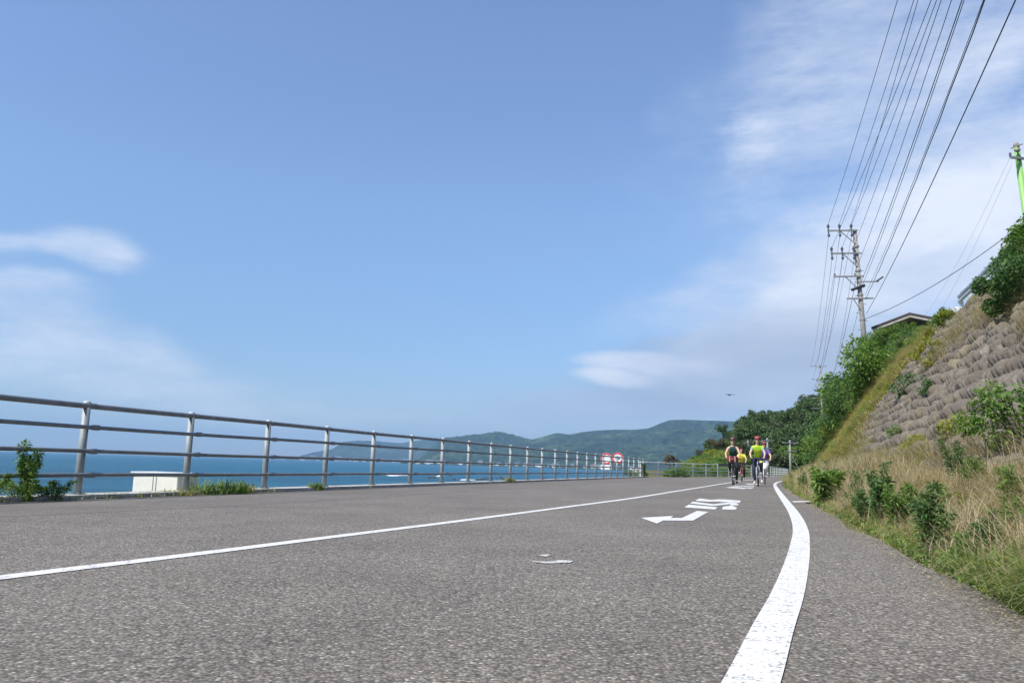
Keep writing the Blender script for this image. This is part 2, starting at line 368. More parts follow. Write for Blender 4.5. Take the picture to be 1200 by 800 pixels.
def strip(name, ss, ta, tb, dz, mat, n=10):
    rows = []
    for s in ss:
        a = ta(s) if callable(ta) else ta; b = tb(s) if callable(tb) else tb
        ts = np.linspace(a, b, n)
        rows.append([tuple(W(s, t, .0118*min(t, 0)+dz)) for t in ts])
    return tag(grid(name, np.array(rows), mat), kind='structure')
sr = np.concatenate([np.arange(-8, 60, 1.), np.arange(60, 220, 4.)])
GR = [(56.5,-8.75),(60,-7.2),(63.5,-5.5),(70.5,-3.2),(78,-1.5),(89.4,0),(110,1.6),(138,2.8),(190,4.5),(240,7)]
def gr_t(s): return float(np.interp(s, [-60,55]+[g[0] for g in GR], [-8.35,-8.35]+[g[1] for g in GR]))
SEAM = lambda s: float(np.interp(s, [0,5.2,8,18,40,57,70,220],[-6.35,-6.2,-5.8,-5.7,-5.7,-5.7,-2.4,5.5]))
def redge(s): return float(toe(s)) + .05*math.sin(s*2.1) + .03*math.sin(s*5.3)
strip('road', sr, SEAM, redge, .004, M['asphalt'], 12)
strip('path', sr, gr_t, lambda s: SEAM(s)-.022, .004, M['asphalt2'], 4)
bm = bmesh.new()                               # kerb under the fence
kp = np.arange(-8, 57.1, 1.)
for s in kp[:-1]:
    c = [W(s+.004, -8.30, -.10), W(s+.996, -8.30, -.10), W(s+.996, -8.78, -.10), W(s+.004, -8.78, -.10)]
    tp = [p + Vector((0,0,.055)) for p in c]; bt = [p - Vector((0,0,.15)) for p in c]
    vb = [bm.verts.new(p) for p in bt]; vt = [bm.verts.new(p) for p in tp]
    bm.faces.new(vt)
    for i in range(4): bm.faces.new((vb[i], vb[(i+1)%4], vt[(i+1)%4], vt[i]))
tag(bm_obj('kerb', bm, M['conc']), kind='structure')
bm = bmesh.new()                               # seawall crown and face
for s in np.arange(-30, 200, 3.):
    a = []; b = []
    for q, L in ((s+.01, a), (s+2.99, b)):
        le = left_edge(q); up_ = .55*float(sm(q, 60, 72))
        prof = [(-8.79,-.30),(-8.79,-.16),(-9.45,-.17),(-9.9,-8.6)] if q < 56 else [(le+.5,-.3),(le+.5,-.1+up_),(le+.0,-.1+up_),(le-.5,-8.6)]
        L += [bm.verts.new(W(q, t, z)) for t, z in prof]
    for i in range(3): bm.faces.new((a[i], a[i+1], b[i+1], b[i]))
tag(bm_obj('seawall', bm, M['conc']), 'pale concrete seawall dropping from the promenade edge to the water', 'seawall', kind='structure')
# painted lines
def band(name, pts, width, mat, dz=.008, label=None):
    P = []; pts = [Vector((s, t, 0)) for s, t in pts]
    n = 24 * (len(pts)-1); out = []
    arr = np.array([(p.x, p.y) for p in pts])
    q = np.linspace(0, len(pts)-1, n+1); sA = np.interp(q, range(len(pts)), arr[:,0]); tA = np.interp(q, range(len(pts)), arr[:,1])
    k = np.ones(25)/25
    tA = np.convolve(np.pad(tA, 12, 'reflect', reflect_type='odd'), k, 'valid'); sA = np.convolve(np.pad(sA, 12, 'reflect', reflect_type='odd'), k, 'valid')
    rows = [[tuple(W(s, t-width/2, .0118*min(t,0)+dz)), tuple(W(s, t+width/2, .0118*min(t,0)+dz))] for s, t in zip(sA, tA)]
    o = grid(name, np.array(rows), mat); return tag(o, kind='structure')
band('road_edge_line', [(-2,-.30),(0,-.22),(1,-.14),(2.05,-.05),(2.7,-.01),(3.45,.05),(4.7,.12),(5.8,.17),(7.5,.235),(10.4,.25),(14.5,.21),(27.4,.10),(38,.1),(50,.6),(60,1.2)], .125, M['paint'])
band('road_centre_line', [(-3,-3.3),(1,-3.12),(2.6,-3.03),(3.4,-2.93),(5,-2.82),(6.2,-2.72),(8.1,-2.6),(11.4,-2.42),(13.4,-2.28),(20.9,-2.12),(26.3,-1.98),(32,-1.87),(45,-1.6),(60,-.6)], .11, M['paint'])
def poly_marks(name, polys, mat, dz=.008):
    bm = bmesh.new()
    for pl in polys:
        vs = [bm.verts.new(W(s, t, .0118*min(t,0)+dz)) for s, t in pl]; bm.faces.new(vs)
    bmesh.ops.triangulate(bm, faces=bm.faces)
    return tag(bm_obj(name, bm, mat), kind='structure')
def Gp(u, v):                                    # where a direction meets the road surface
    d = ray(u, v); z = 0
    for _ in range(12):
        k = (z-CAMH)/d.z; x, y = d.x*k, d.y*k; s = x*SA+y*CA; t = x*CA-y*SA; z = .0118*min(t, 0)
    return s, t
MARK = [[(751,607.2),(789,605),(786,607.4),(799,607.4),(817,599),(830,600.2),(812,610.6),(777,610.4),(770,614)]]
poly_marks('road_arrow', [[Gp(*p) for p in pl] for pl in MARK], M['paint'])
TXT = [[(802,594.8),(807,591.5),(841,594.6),(838,597.3)],
       [(808.5,590),(812,588),(836,591),(862,588),(864.5,590.2),(836,593),],
       [(814.5,587),(820,584.2),(833,586),(846,585),(844,587.8),(830,588)],
       [(847,585.2),(868,586.8),(867,589.3),(843,588.2)],
       [(847,594),(858,592.6),(864,595.4),(861.5,597.6),(846,597.3)],
       [(857,590.5),(866,590.8),(864.5,592.6),(855,592.4)]]
poly_marks('road_lettering', [[Gp(*p) for p in pl] for pl in TXT], M['paint'])
TX2 = [[(850,571.4),(858,569.8),(876,571.8),(872,573.2)],[(858,568.8),(884,568.8),(884,570),(862,570)],
       [(872,571),(884,571),(880,572.8),(874,572.4)],[(873,566.6),(889,566.4),(891,567.6),(876,567.9)]]
poly_marks('far_road_lettering', [[Gp(*p) for p in pl] for pl in TX2], M['worn'])
poly_marks('worn_paint_patch', [[Gp(*p) for p in pl] for pl in ([(620,658),(640,659.6),(655,657.6),(673,658),(668,660.6),(645,661.4),(632,661)],[(631,651.8),(641,650.6),(646,652.2),(638,653.6)])], M['worn'])
poly_marks('stop_tick', [[Gp(*p) for p in pl] for pl in ([(928,587.6),(952,586.6),(954,588.2),(930,588.8)],)], M['paint'])
# sea
def sheet(name, x0, x1, y0, y1, z, mat, n=12):
    X = np.linspace(x0, x1, n); Y = np.linspace(y0, y1, n)
    return tag(grid(name, np.array([[(x, y, z) for y in Y] for x in X])[:, :, :], mat), kind='structure')
o = sheet('sea', -11000, 11000, -1500, 14000, -8, M['sea'])
for p in o.data.polygons: p.flip()
# foam and rocks off the seawall
def seapt(u, v):
    d = ray(u, v); k = (-8-CAMH)/d.z; return Vector((d.x*k, d.y*k, -8))
def foam(u0, u1, v0, v1, k):
    bm = bmesh.new(); n = 26; vs = []
    for i in range(n):
        a = 2*PI*i/n; r = 1+.35*math.sin(3*a+k)+.25*random.uniform(-1,1)
        vs.append(bm.verts.new(seapt((u0+u1)/2+(u1-u0)/2*math.cos(a)*min(r,1.2), (v0+v1)/2+(v1-v0)/2*math.sin(a)*r)+Vector((0,0,.12))))
    bm.faces.new(vs); bmesh.ops.triangulate(bm, faces=bm.faces)
    return bm_obj('sea_foam', bm, M['foam'])
for i, (a, b, c, d_, lab) in enumerate([(511,520,557,558.6,'short white breaker on rocks below the guard fence'),(538,556,561.6,562.7,'long white streak of surf beside the seawall'),(452,476,556.6,557.6,'thin faint line of surf left of the rocks')]):
    tag(foam(a, b, c, d_, i), kind='structure')['label'] = lab
def rock(p, sx, sy, sz, name='sea_rock'):
    bm = bmesh.new(); bmesh.ops.create_icosphere(bm, subdivisions=3, radius=1)
    ph = random.uniform(0, 9)
    for v in bm.verts:
        c = v.co; k = 1+.28*math.sin(3.1*c.x+ph)*math.cos(2.7*c.y)+.2*math.sin(5*c.z+ph*2+4*c.x)
        v.co = Vector((c.x*k*sx, c.y*k*sy, c.z*k*sz))
    o = bm_obj(name, bm, M['rock'], smooth=False); o.location = p; return o
for (u, v, sx) in [(505,560,5),(513,556.5,3.5),(527,557,4),(531,562,3),(562,562,4.5),(572,561,5),(585,560,4.5),(590,562,3),(640,560,4)]:
    tag(rock(seapt(u, v), sx*.6, sx*.5, sx*.16), 'low dark sea rock breaking the surface beyond the guard fence', 'rock', 'sea rocks off the seawall')
# ------------------------------------------------------------------ far mountains (polar terrain)
def ridge(name, prof, D, back, front, mat, amp, seed, nu=260, nr=46, base=-9, rough=700., tree=9.):
    us = np.linspace(prof[0][0], prof[-1][0], nu); ys = np.interp(us, [p[0] for p in prof], [p[1] for p in prof])
    k = np.ones(5)/5; ys = np.convolve(np.pad(ys, 2, 'edge'), k, 'valid')
    from mathutils import noise as mn
    P = np.zeros((nu, nr, 3)); r0 = np.random.default_rng(seed); ph = r0.uniform(0, 6.28, 9)
    for i, (u, v) in enumerate(zip(us, ys)):
        d = ray(u, v); a = math.atan2(d.x, d.y); Dd = D(u); hr = CAMH + d.z/math.hypot(d.x, d.y)*Dd - base
        hr = max(hr, 1.)
        for j in range(nr):
            q = j/(nr-1)
            if q < .72:
                f = q/.72; rr = Dd - front(u)*(1-f); x_, y_ = math.sin(a)*rr, math.cos(a)*rr; Lh = rough
                n1 = mn.fractal(Vector((x_/Lh, y_/Lh, seed)), .9, 2.1, 6); n2 = 1-abs(mn.noise(Vector((x_/Lh/.7, y_/Lh/.7, seed+9))))*2
                hh = hr*(f**.8)*(1 + amp*(n1*.9+n2*.5-.35)*math.sin(PI*min(f*.93+.02,1))**.7)
                hh = min(hh, hr*(.25+.75*f))
                hh += tree*mn.noise(Vector((x_/tree/2.2, y_/tree/2.2, 1)))
            else:
                f = (q-.72)/.28; rr = Dd + back*f; hh = hr*(1-f)**1.2
            P[i, j] = (math.sin(a)*rr, math.cos(a)*rr, base + hh)
    return tag(grid(name, P, mat), kind='structure')
far = [(335,537),(345,536),(365,530),(390,526),(400,518),(415,516),(440,516),(470,518),(500,513),(530,512),(560,514),(600,518),(700,530),(760,545)]
ridge('far_hills', far, lambda u: 7600, 900, lambda u: 900, M['mtn'], .4, 3, 300, 60)
mid = [(470,541),(490,538),(505,524),(520,513),(540,511),(560,508),(580,505),(592,507),(610,511),(624,514),(638,510),(652,506),(668,508),(682,505),(700,503),(722,502),(745,502),(760,500.5),(775,494),(785,490.5),(800,490),(830,491),(860,492),(900,496),(960,510),(1060,520)]
ridge('mountain', mid, lambda u: 5200-(u-470)*2.2, 1200, lambda u: 1500, M['mtn'], .55, 5, 620, 110)
# haze
bm = bmesh.new(); box(bm, (0, 6200, 225), (24000, 17000, 470))
hz = bm_obj('haze', bm); tag(hz, kind='stuff')
mh = bpy.data.materials.new('haze_air'); mh.use_nodes = True; n_ = mh.node_tree; n_.nodes.clear()
ov = n_.nodes.new('ShaderNodeOutputMaterial'); pv = n_.nodes.new('ShaderNodeVolumePrincipled')
pv.inputs['Color'].default_value = (.43,.69,1,1); pv.inputs['Density'].default_value = 1.05e-4; pv.inputs['Anisotropy'].default_value = .1
n_.links.new(pv.outputs[0], ov.inputs['Volume']); hz.data.materials.append(mh)
# shore town: small houses along the far coast
def far_house(sz, mat, roofm, chimney=False):
    e = empty('shore_house'); bm = bmesh.new(); box(bm, (0,0,sz[2]/2), sz); bm_obj('wall', bm, mat, e)
    bm = bmesh.new(); a = sz[0]/2*1.08; b = sz[1]/2*1.08; z = sz[2]; h = sz[2]*.45
    v = [bm.verts.new(p) for p in ((-a,-b,z),(a,-b,z),(a,b,z),(-a,b,z),(-a,0,z+h),(a,0,z+h))]
    for f in ((0,1,5,4),(2,3,4,5),(0,4,3),(1,2,5),(3,2,1,0)): bm.faces.new([v[i] for i in f])
    bm_obj('roof', bm, roofm, e); return e
hm = [M['signw'], plain('cream_house', (.6,.56,.48), .9), plain('grey_house', (.4,.4,.42), .9)]
rm = [plain('slate_roof', (.12,.13,.16), .8), plain('rust_roof', (.25,.12,.09), .8)]
protos = [far_house((16,11,8), hm[i], rm[i%2]) for i in range(3)]
k = 0
for i in range(54):
    u = 352 + i*7.3 + random.uniform(-2.5, 2.5)
    if 558 < u < 572 or 664 < u < 680: continue
    Dd = (7600-880) if u < 480 else (5200-(u-470)*2.2-1470)
    d = ray(u, 540); a = math.atan2(d.x, d.y)
    if k < 3: e = protos[k]
    else: e = copy_tree(protos[random.choice((0,0,1,2))])
    k += 1; e.location = (math.sin(a)*Dd, math.cos(a)*Dd, random.uniform(-8.2,-4)); e.rotation_euler.z = -a + random.uniform(-.5,.5)
    sc = random.uniform(1.0, 2.3)*(Dd/4500); e.scale = (sc, sc, sc)
    tag(e, 'tiny pale house in the row along the far shore', 'house', 'houses along the far shore')
for (u, sc, lab) in ((563,3.6,'largest white building on the far shore, left of the signs'),(671,2.8,'white building on the far shore just left of the round signs')):
    e = copy_tree(protos[0]); Dd = 5200-(u-470)*2.2-1440; d = ray(u, 540); a = math.atan2(d.x, d.y)
    e.location = (math.sin(a)*Dd, math.cos(a)*Dd, -7); e.rotation_euler.z = -a+.2; e.scale = (sc*.30, sc*.3, sc*.62)
    e.name = 'shore_building'; tag(e, lab, 'building'); 
    if 'group' in e: del e['group']
# ------------------------------------------------------------------ sea fence
FE = empty('guard_fence', W(7, -8.5, -.07)); tag(FE, 'long grey steel pipe fence with four rails along the sea edge', 'fence')
inv = -Vector(FE.location)
post_s = [8.2+2*k for k in range(-4, 25)]
bmP = bmesh.new(); tube(bmP, [(0,0,-.1),(0,0,1.20)], .050, 18); meP = bpy.data.meshes.new('post'); bmesh.ops.recalc_face_normals(bmP, faces=bmP.faces); bmP.to_mesh(meP); bmP.free(); meP.materials.append(M['steel'])
for p in meP.polygons: p.use_smooth = len(p.vertices) == 4
bmC = bmesh.new(); ell(bmC, (0,0,1.20), (.052,.052,.035), u=16, v=8); meC = bpy.data.meshes.new('cap'); bmC.to_mesh(meC); bmC.free(); meC.materials.append(M['cap'])
HT = [.272, .578, .886, 1.165]
MA = Matrix.Rotation(-A, 4, 'Z'); meBs = []
for i, h in enumerate(HT):
    bmB = bmesh.new(); off = .085 if i < 3 else .02
    if i < 3: 
        prof_ = [(.0,.012),(.02,.026),(off,.026)]; tube(bmB, [MA@Vector((x,0,h)) for x, _ in prof_]+[MA@Vector((off,.07,h)), MA@Vector((off,.15,h))], [.018,.018,.028,.037,.037], 10)
    else: tube(bmB, [MA@Vector((off,.06,h)), MA@Vector((off,.13,h))], .040, 10)
    m_ = bpy.data.meshes.new('rail_bracket'); bmesh.ops.recalc_face_normals(bmB, faces=bmB.faces); bmB.to_mesh(m_); bmB.free(); m_.materials.append(M['rail']); meBs.append(m_)
bmQ = bmesh.new(); tube(bmQ, [(0,0,.02),(0,0,.037)], .095, 16)
for q in range(4): tube(bmQ, [(.072*math.cos(q*PI/2+.6),.072*math.sin(q*PI/2+.6),.03),(.072*math.cos(q*PI/2+.6),.072*math.sin(q*PI/2+.6),.055)], .011, 6)
meQ = bpy.data.meshes.new('base_plate'); bmQ.to_mesh(meQ); bmQ.free(); meQ.materials.append(M['steel'])
for s in post_s:
    p = link(bpy.data.objects.new('post', meP), FE); p.location = W(s, -8.5, -.07) + inv
    c = link(bpy.data.objects.new('cap', meC), p)
    link(bpy.data.objects.new('base_plate', meQ), p)
    for m_ in meBs: link(bpy.data.objects.new('rail_bracket', m_), p)
for i, h in enumerate(HT):
    bm = bmesh.new(); t = -8.5 + (.085 if i < 3 else .02)
    tube(bm, [W(s, t, -.07+h+.004*math.sin(s*.9+i)) + inv for s in np.arange(.2, 56.3, 1.)], .026 if i < 3 else .036, 12)
    bm_obj('rail', bm, M['rail'], FE, True)
# ------------------------------------------------------------------ far pipe barrier across the bend
GF = empty('pipe_barrier', W(57, -8.7, -.1)); tag(GF, 'low pale four-rail pipe barrier crossing the view behind the cyclists', 'fence')
inv2 = -Vector(GF.location)
gs = []; q = 0
pts = [W(s, t, -.06 if s < 70 else 0) for s, t in GR[:8]]
cum = [0]
for a, b in zip(pts[:-1], pts[1:]): cum.append(cum[-1]+(b-a).length)
def along(d):
    for i in range(len(cum)-1):
        if d <= cum[i+1]: return pts[i].lerp(pts[i+1], (d-cum[i])/(cum[i+1]-cum[i]))
    return pts[-1]
BARM = plain('pale_barrier_paint', (.62,.63,.60), .5, .1)
d = 0
bm = bmesh.new(); tube(bm, [(0,0,-.2),(0,0,1.05)], .05, 10); me_gp = bpy.data.meshes.new('post'); bm.to_mesh(me_gp); bm.free(); me_gp.materials.append(BARM)
while d < cum[-1]:
    p = link(bpy.data.objects.new('post', me_gp), GF); p.location = along(d) + inv2; d += 2.4
for h in (.2,.46,.72,1.0):
    bm = bmesh.new(); tube(bm, [along(x)+Vector((0,0,h))+inv2 for x in np.arange(0, cum[-1], 1.2)], .034, 8); bm_obj('rail', bm, BARM, GF, True)
# black plate hung on the barrier
e = at_y(847.5, 544.5, 63.0); bm = bmesh.new(); box(bm, (0,0,0), (.75,.03,.22), bev=.01); o = bm_obj('black_board', bm, M['dark']); o.location = e
tag(o, 'small black board fixed on the pale barrier left of the first cyclist', 'board')
# ------------------------------------------------------------------ round signs
def sign(u, v, Y, r, plate, label, mark):
    c = at_y(u, v, Y); base = Vector((c.x, c.y, -.6)); e = empty('road_sign', base); H = c.z+.6
    e.rotation_euler.z = -math.atan2(c.x, c.y)
    bm = bmesh.new(); tube(bm, [(0,.03,0),(0,.03,H+r*.6)], .035, 10); bm_obj('pole', bm, M['steel'], e, True)
    bm = bmesh.new(); tube(bm, [(0,.0,H),(0,-.012,H)], r, 40); bm_obj('disc', bm, M['signw'], e)
    bm = bmesh.new(); n = 40
    for (ra, rb) in ((r*.72, r*.98),):
        va = [bm.verts.new((ra*math.cos(2*PI*i/n), -.016, H+ra*math.sin(2*PI*i/n))) for i in range(n)]
        vb = [bm.verts.new((rb*math.cos(2*PI*i/n), -.016, H+rb*math.sin(2*PI*i/n))) for i in range(n)]
        for i in range(n): bm.faces.new((va[i], va[(i+1)%n], vb[(i+1)%n], vb[i]))
    bm_obj('red_ring', bm, M['red'], e)
    if mark:
        bm = bmesh.new(); box(bm, (0,-.018,H+.02), (r*.2,.004,r*.95)); box(bm, (0,-.022,H-.02), (r*.85,.004,r*.22)); bm_obj('symbol', bm, M['signb'], e)
    if plate:
        bm = bmesh.new(); box(bm, (0,-.005,H-r-.17), (r*1.9,.012,.3), bev=.004); bm_obj('plate', bm, M['signw'], e)
    return tag(e, label, 'road sign')
sign(710.5, 537.2, 50.5, .36, True, 'round red-ringed sign with a white plate under it, left of the pair', False)
sign(723.8, 536.6, 51.2, .36, False, 'round red-ringed sign with a grey cross symbol, right of the pair', True)
# ------------------------------------------------------------------ white cabinet behind the fence
cb = W(0,0); d = ray(208, 565); kk = 12.6/d.y; c = Vector((d.x*kk, 12.6, -.17))
e = empty('storage_cabinet', c, -A)
bm = bmesh.new(); box(bm, (-.44,.24,.185), (.86,.46,.35), bev=.008); bm_obj('body', bm, M['white'], e)
bm = bmesh.new(); box(bm, (-.44,.24,.375), (.93,.53,.028), bev=.006); bm_obj('lid', bm, M['boxgrey'], e)
bm = bmesh.new()
for x in (-.48,-.42): box(bm, (x,.004,.185), (.012,.014,.33))
bm_obj('door_seam', bm, M['boxgrey'], e)
bm = bmesh.new(); box(bm, (-.44,.24,-.0), (.80,.42,.06)); bm_obj('plinth', bm, M['conc'], e)
tag(e, 'low white metal cabinet with grey lid standing behind the sea fence', 'cabinet')
# ------------------------------------------------------------------ revetment wall
S0, S1, NS, NW, LW = -2, 41, 1700, 250, 7.22
sv = np.linspace(S0, S1, NS); wv = np.linspace(0, LW, NW); SG, WG = np.meshgrid(sv, wv, indexing='ij')
RH, BW = .38, .235
row = np.floor(WG/RH); fr = (WG/RH) % 1; col = (SG/BW + .5*(row % 2)); ci = np.floor(col); fc = col % 1
hsh = (np.sin(ci*12.9898+row*78.233)*43758.5453) % 1
hsh2 = (np.sin(ci*39.3+row*11.13+5)*24634.63) % 1
lump = (np.clip(np.sin(PI*fc)*1.45-.30,0,1)**.6) * (np.clip(np.sin(PI*fr**.8)*1.3-.1,0,1)**.55) * (.75+.25*np.abs(np.sin(PI*fc)))
disp = .15*lump*(.45+.8*hsh) + .035*(1-fr)*lump + .02*wob(SG*9, WG*9) + .05*wob(SG*.9, WG*1.2) + .016*np.sin(SG*47+hsh*9)*lump + .03*(hsh2-.5)*lump
nz = .74/math.hypot(1, .74); nx = -1/math.hypot(1, .74)     # outward normal in (t, z)
ux, uz = .74/math.hypot(1, .74), 1/math.hypot(1, .74)
tw0 = 2.15 + np.maximum(0, toe(SG)-.8)
T = tw0 + WG*ux + disp*nx; Z = .42 + WG*uz + disp*nz
P = np.stack([SG*SA+T*CA, SG*CA-T*SA, Z], -1)
o = grid('retaining_wall', P, M['wall'], smooth=True)
tag(o, 'tall sloping retaining wall of rough grey-brown blocks right of the road', 'retaining wall')
def on_wall(s, w, out=0):
    tw = 2.15 + max(0, float(toe(s))-.8); return W(s, tw+w*ux+out*nx, .42+w*uz+out*nz)
# ------------------------------------------------------------------ grass
def blades(name, s, t, z, hgt, lean, wid, mat, parent=None, az=None, world=True, curl=.9):
    n = len(hgt); a = rng.uniform(0, 2*PI, n) if az is None else az
    B = np.stack([s*SA+t*CA, s*CA-t*SA, z], -1) if world else np.stack([s, t, z], -1)
    dx, dy = np.cos(a), np.sin(a); px, py = -dy, dx
    V = np.zeros((n, 7, 3))
    for i, (f, wf) in enumerate(((0,1),(.38,.9),(.72,.62))):
        hh = hgt*f*np.maximum(.15, 1-.30*lean*f); ho = np.minimum(hgt*lean*curl, hgt*1.15+.0*hgt)*(f**2)
        for j, sg in ((0,-1),(1,1)):
            V[:, 2*i+j, 0] = B[:,0]+dx*ho+px*wid*wf*.5*sg; V[:, 2*i+j, 1] = B[:,1]+dy*ho+py*wid*wf*.5*sg; V[:, 2*i+j, 2] = B[:,2]+hh
    hh = hgt*np.maximum(.04, 1-.42*lean); ho = np.minimum(hgt*lean*curl, hgt*1.15)*1.05
    V[:,6,0] = B[:,0]+dx*ho; V[:,6,1] = B[:,1]+dy*ho; V[:,6,2] = B[:,2]+hh
    b = (np.arange(n)*7)[:, None]
    q = np.array([0,1,3,2,2,3,5,4,4,5,6]); loops = (b+q[None]).ravel(); tot = np.tile([4,4,3], n)
    return mesh_np(name, V, loops, tot, mat, parent, True)
def clumped(n, s0, s1, pw, t0, t1, tp=1, sp=.35):
    nc = max(1, n//26); cs = s0+(s1-s0)*rng.uniform(0,1,nc)**pw; ct = rng.uniform(0,1,nc)**tp
    i = rng.integers(0, nc, n); s = cs[i]+rng.normal(0, 1, n)*sp*.35; te = toe(s)
    t = te + t0 + (t1-t0)*ct[i] + rng.normal(0, 1, n)*sp*.22
    t = np.maximum(t, te+.02+rng.uniform(0,.1,n)); return s, t
def field(name, n, s0, s1, pw, t0, t1, h0, h1, l0, l1, wd, mat, tp=1):
    s, t = clumped(n, s0, s1, pw, t0, t1, tp)
    h = rng.uniform(h0, h1, n)*(.7+.5*np.abs(wob(s*1.3, t*1.3)))
    return blades(name, s, t, gz(s, t)-.01, h, rng.uniform(l0, l1, n), wd*rng.uniform(.6,1.4,n), mat)
tag(field('dry_grass', 70000, 1.2, 17, 1.5, .25, 1.35, .10, .38, .35, 1.5, .0035, GD, .8), kind='stuff')
tag(field('tall_straw', 9500, 2.6, 24, 1.25, .12, 1.4, .28, .58, .35, 1.3, .004, GD, 1), kind='stuff')
tag(field('dry_grass', 34000, 15, 62, 1.2, .15, 1.5, .2, .62, .2, 1.1, .008, GD, .9), kind='stuff')
tag(field('yellow_grass', 26000, 1.5, 20, 1.4, .10, 1.7, .08, .28, .3, 1.3, .0045, GY, 1.1), kind='stuff')
tag(field('yellow_grass', 20000, 16, 66, 1.2, .0, 1.8, .2, .55, .1, .9, .009, GY, 1), kind='stuff')
tag(field('green_grass', 4200, 1.2, 4.6, 1.1, .03, .6, .10, .30, .4, 1.5, .009, GG, 1.3), kind='stuff')
tag(field('green_grass', 7000, 5, 60, 1.3, .0, 1.0, .06, .24, .2, 1.4, .006, GG, 1.5), kind='stuff')
tag(field('straw_mat', 42000, 1.0, 14, 1.4, .18, 1.35, .16, .42, 1.9, 3.0, .003, GD, .9), kind='stuff')
tag(field('seed_stalk', 700, 1.5, 22, 1.3, .1, 1.35, .35, .72, .5, 1.6, .004, GD, 1), kind='stuff')
# grass growing on the face of the wall
def wall_grass(name, n, boxes, h0, h1, mat, wd=.008):
    s = []; w_ = []
    for (a, b, c, d_, k) in boxes:
        m = int(n*k); nc = max(1, m//30); cs = rng.uniform(a, b, nc); cw = rng.uniform(c, d_, nc); i = rng.integers(0, nc, m)
        s.append(cs[i]+rng.normal(0,.13,m)); w_.append(cw[i]+rng.normal(0,.07,m))
    s = np.concatenate(s); w_ = np.clip(np.concatenate(w_), 0, 7.3); tw = 2.15+np.maximum(0, toe(s)-.8)
    t = tw+w_*ux+.03*nx; z = .42+w_*uz+.03*nz; m = len(s)
    az = rng.normal(math.atan2(SA, -CA), .9, m)
    return blades(name, s, t, z, rng.uniform(h0, h1, m), rng.uniform(.3, 1.5, m), wd*rng.uniform(.6,1.4,m), mat, az=az)
tag(wall_grass('dry_grass', 26000, [(3,34,0,.35,.16),(11,14,2.5,3.2,.03),(17,21,4.0,4.7,.04),(21,26,3.4,5.2,.05),(28,36,.3,2.6,.12),(33.5,42,0,7,.06),(14,24,6.8,7.2,.01)], .25, .65, GD), kind='stuff')
tag(wall_grass('yellow_grass', 22000, [(35.5,42,.5,6.8,.08),(24,34,.2,1.2,.12),(24,30,6.0,6.9,.03),(17,20,4.6,5.2,.02),(12,22,0,.5,.08)], .15, .5, GY), kind='stuff')
tag(wall_grass('dry_grass', 5000, [(33,44,0,7,1)], .3, .75, GD, .035), kind='stuff')
tag(wall_grass('yellow_grass', 6000, [(34.5,45,.3,7,.7),(30,36,.1,1.6,.3)], .25, .7, GY, .035), kind='stuff')
# ------------------------------------------------------------------ leafy plants
def leaf_geo(C, size, droop=.3, aspect=.55, up=.4, outward=None):
    n = len(C); a = rng.uniform(0, 2*PI, n); e = rng.normal(up-.3, .55, n)
    if outward is not None:
        a = np.arctan2(outward[:,1], outward[:,0]) + rng.normal(0, .7, n)
    d = np.stack([np.cos(a)*np.cos(e), np.sin(a)*np.cos(e), np.sin(e)], -1)
    sd_ = np.stack([-np.sin(a), np.cos(a), np.zeros(n)], -1); rl = rng.normal(0, .6, n)[:, None]
    nn = np.cross(d, sd_); sd_ = sd_*np.cos(rl)+nn*np.sin(rl)
    L = (size*rng.uniform(.6,1.3,n))[:, None]; Wd = L*aspect*.5
    b = C; tip = C+d*L; tip[:,2] -= (L[:,0]*droop); midp = C+d*L*.45
    return np.stack([b, midp-sd_*Wd, tip, midp+sd_*Wd], 1)
def leaves_obj(name, C, size, mat, parent, **k):
    V = leaf_geo(C, size, **k); n = len(C); b = (np.arange(n)*4)[:, None]
    return mesh_np(name, V, (b+np.array([0,1,2,0,2,3])[None]).ravel(), np.full(2*n, 3), mat, parent, False)
def lumpy_points(n, rad, lumps, shell=.5, flat=0):
    C = rng.normal(0, 1, (lumps, 3)); C /= np.linalg.norm(C, axis=1)[:, None]; C *= rng.uniform(.35,.85,(lumps,1))
    rr = rng.uniform(.22,.48,lumps); i = rng.integers(0, lumps, n)
    d = rng.normal(0, 1, (n, 3)); d /= np.linalg.norm(d, axis=1)[:, None]
    q = rng.uniform(shell, 1, n)**.6
    P = C[i]+d*(rr[i]*q)[:, None]
    if flat: P[:,2] = np.maximum(P[:,2], -flat+rng.uniform(0,.15,n))
    return P*np.array(rad), P
def shrub(name, rad, n, size, mat, lumps=14, stems=7, lab=None, cat='shrub', group=None, lm=None):
    size *= .72; n = int(n*1.6)
    e = empty(name); C, U = lumpy_points(n, rad, lumps, .35, .8); C = C + np.array([0,0,rad[2]*.85])
    bm = bmesh.new()
    for k in range(stems):
        a = 2*PI*k/stems+random.uniform(-.4,.4); r = random.uniform(.3,.8)
        p1 = Vector((math.cos(a)*rad[0]*r, math.sin(a)*rad[1]*r, rad[2]*random.uniform(1,1.6)))
        m_ = p1*.5+Vector((0,0,rad[2]*.15)); q = max(rad)*.022
        tube(bm, [(0,0,-.15), m_, p1], [q, q*.7, q*.35], 5)
    bm_obj('stem', bm, M['stem'], e); leaves_obj('foliage', C, size, mat, e, outward=U)
    return tag(e, lab, cat, group)
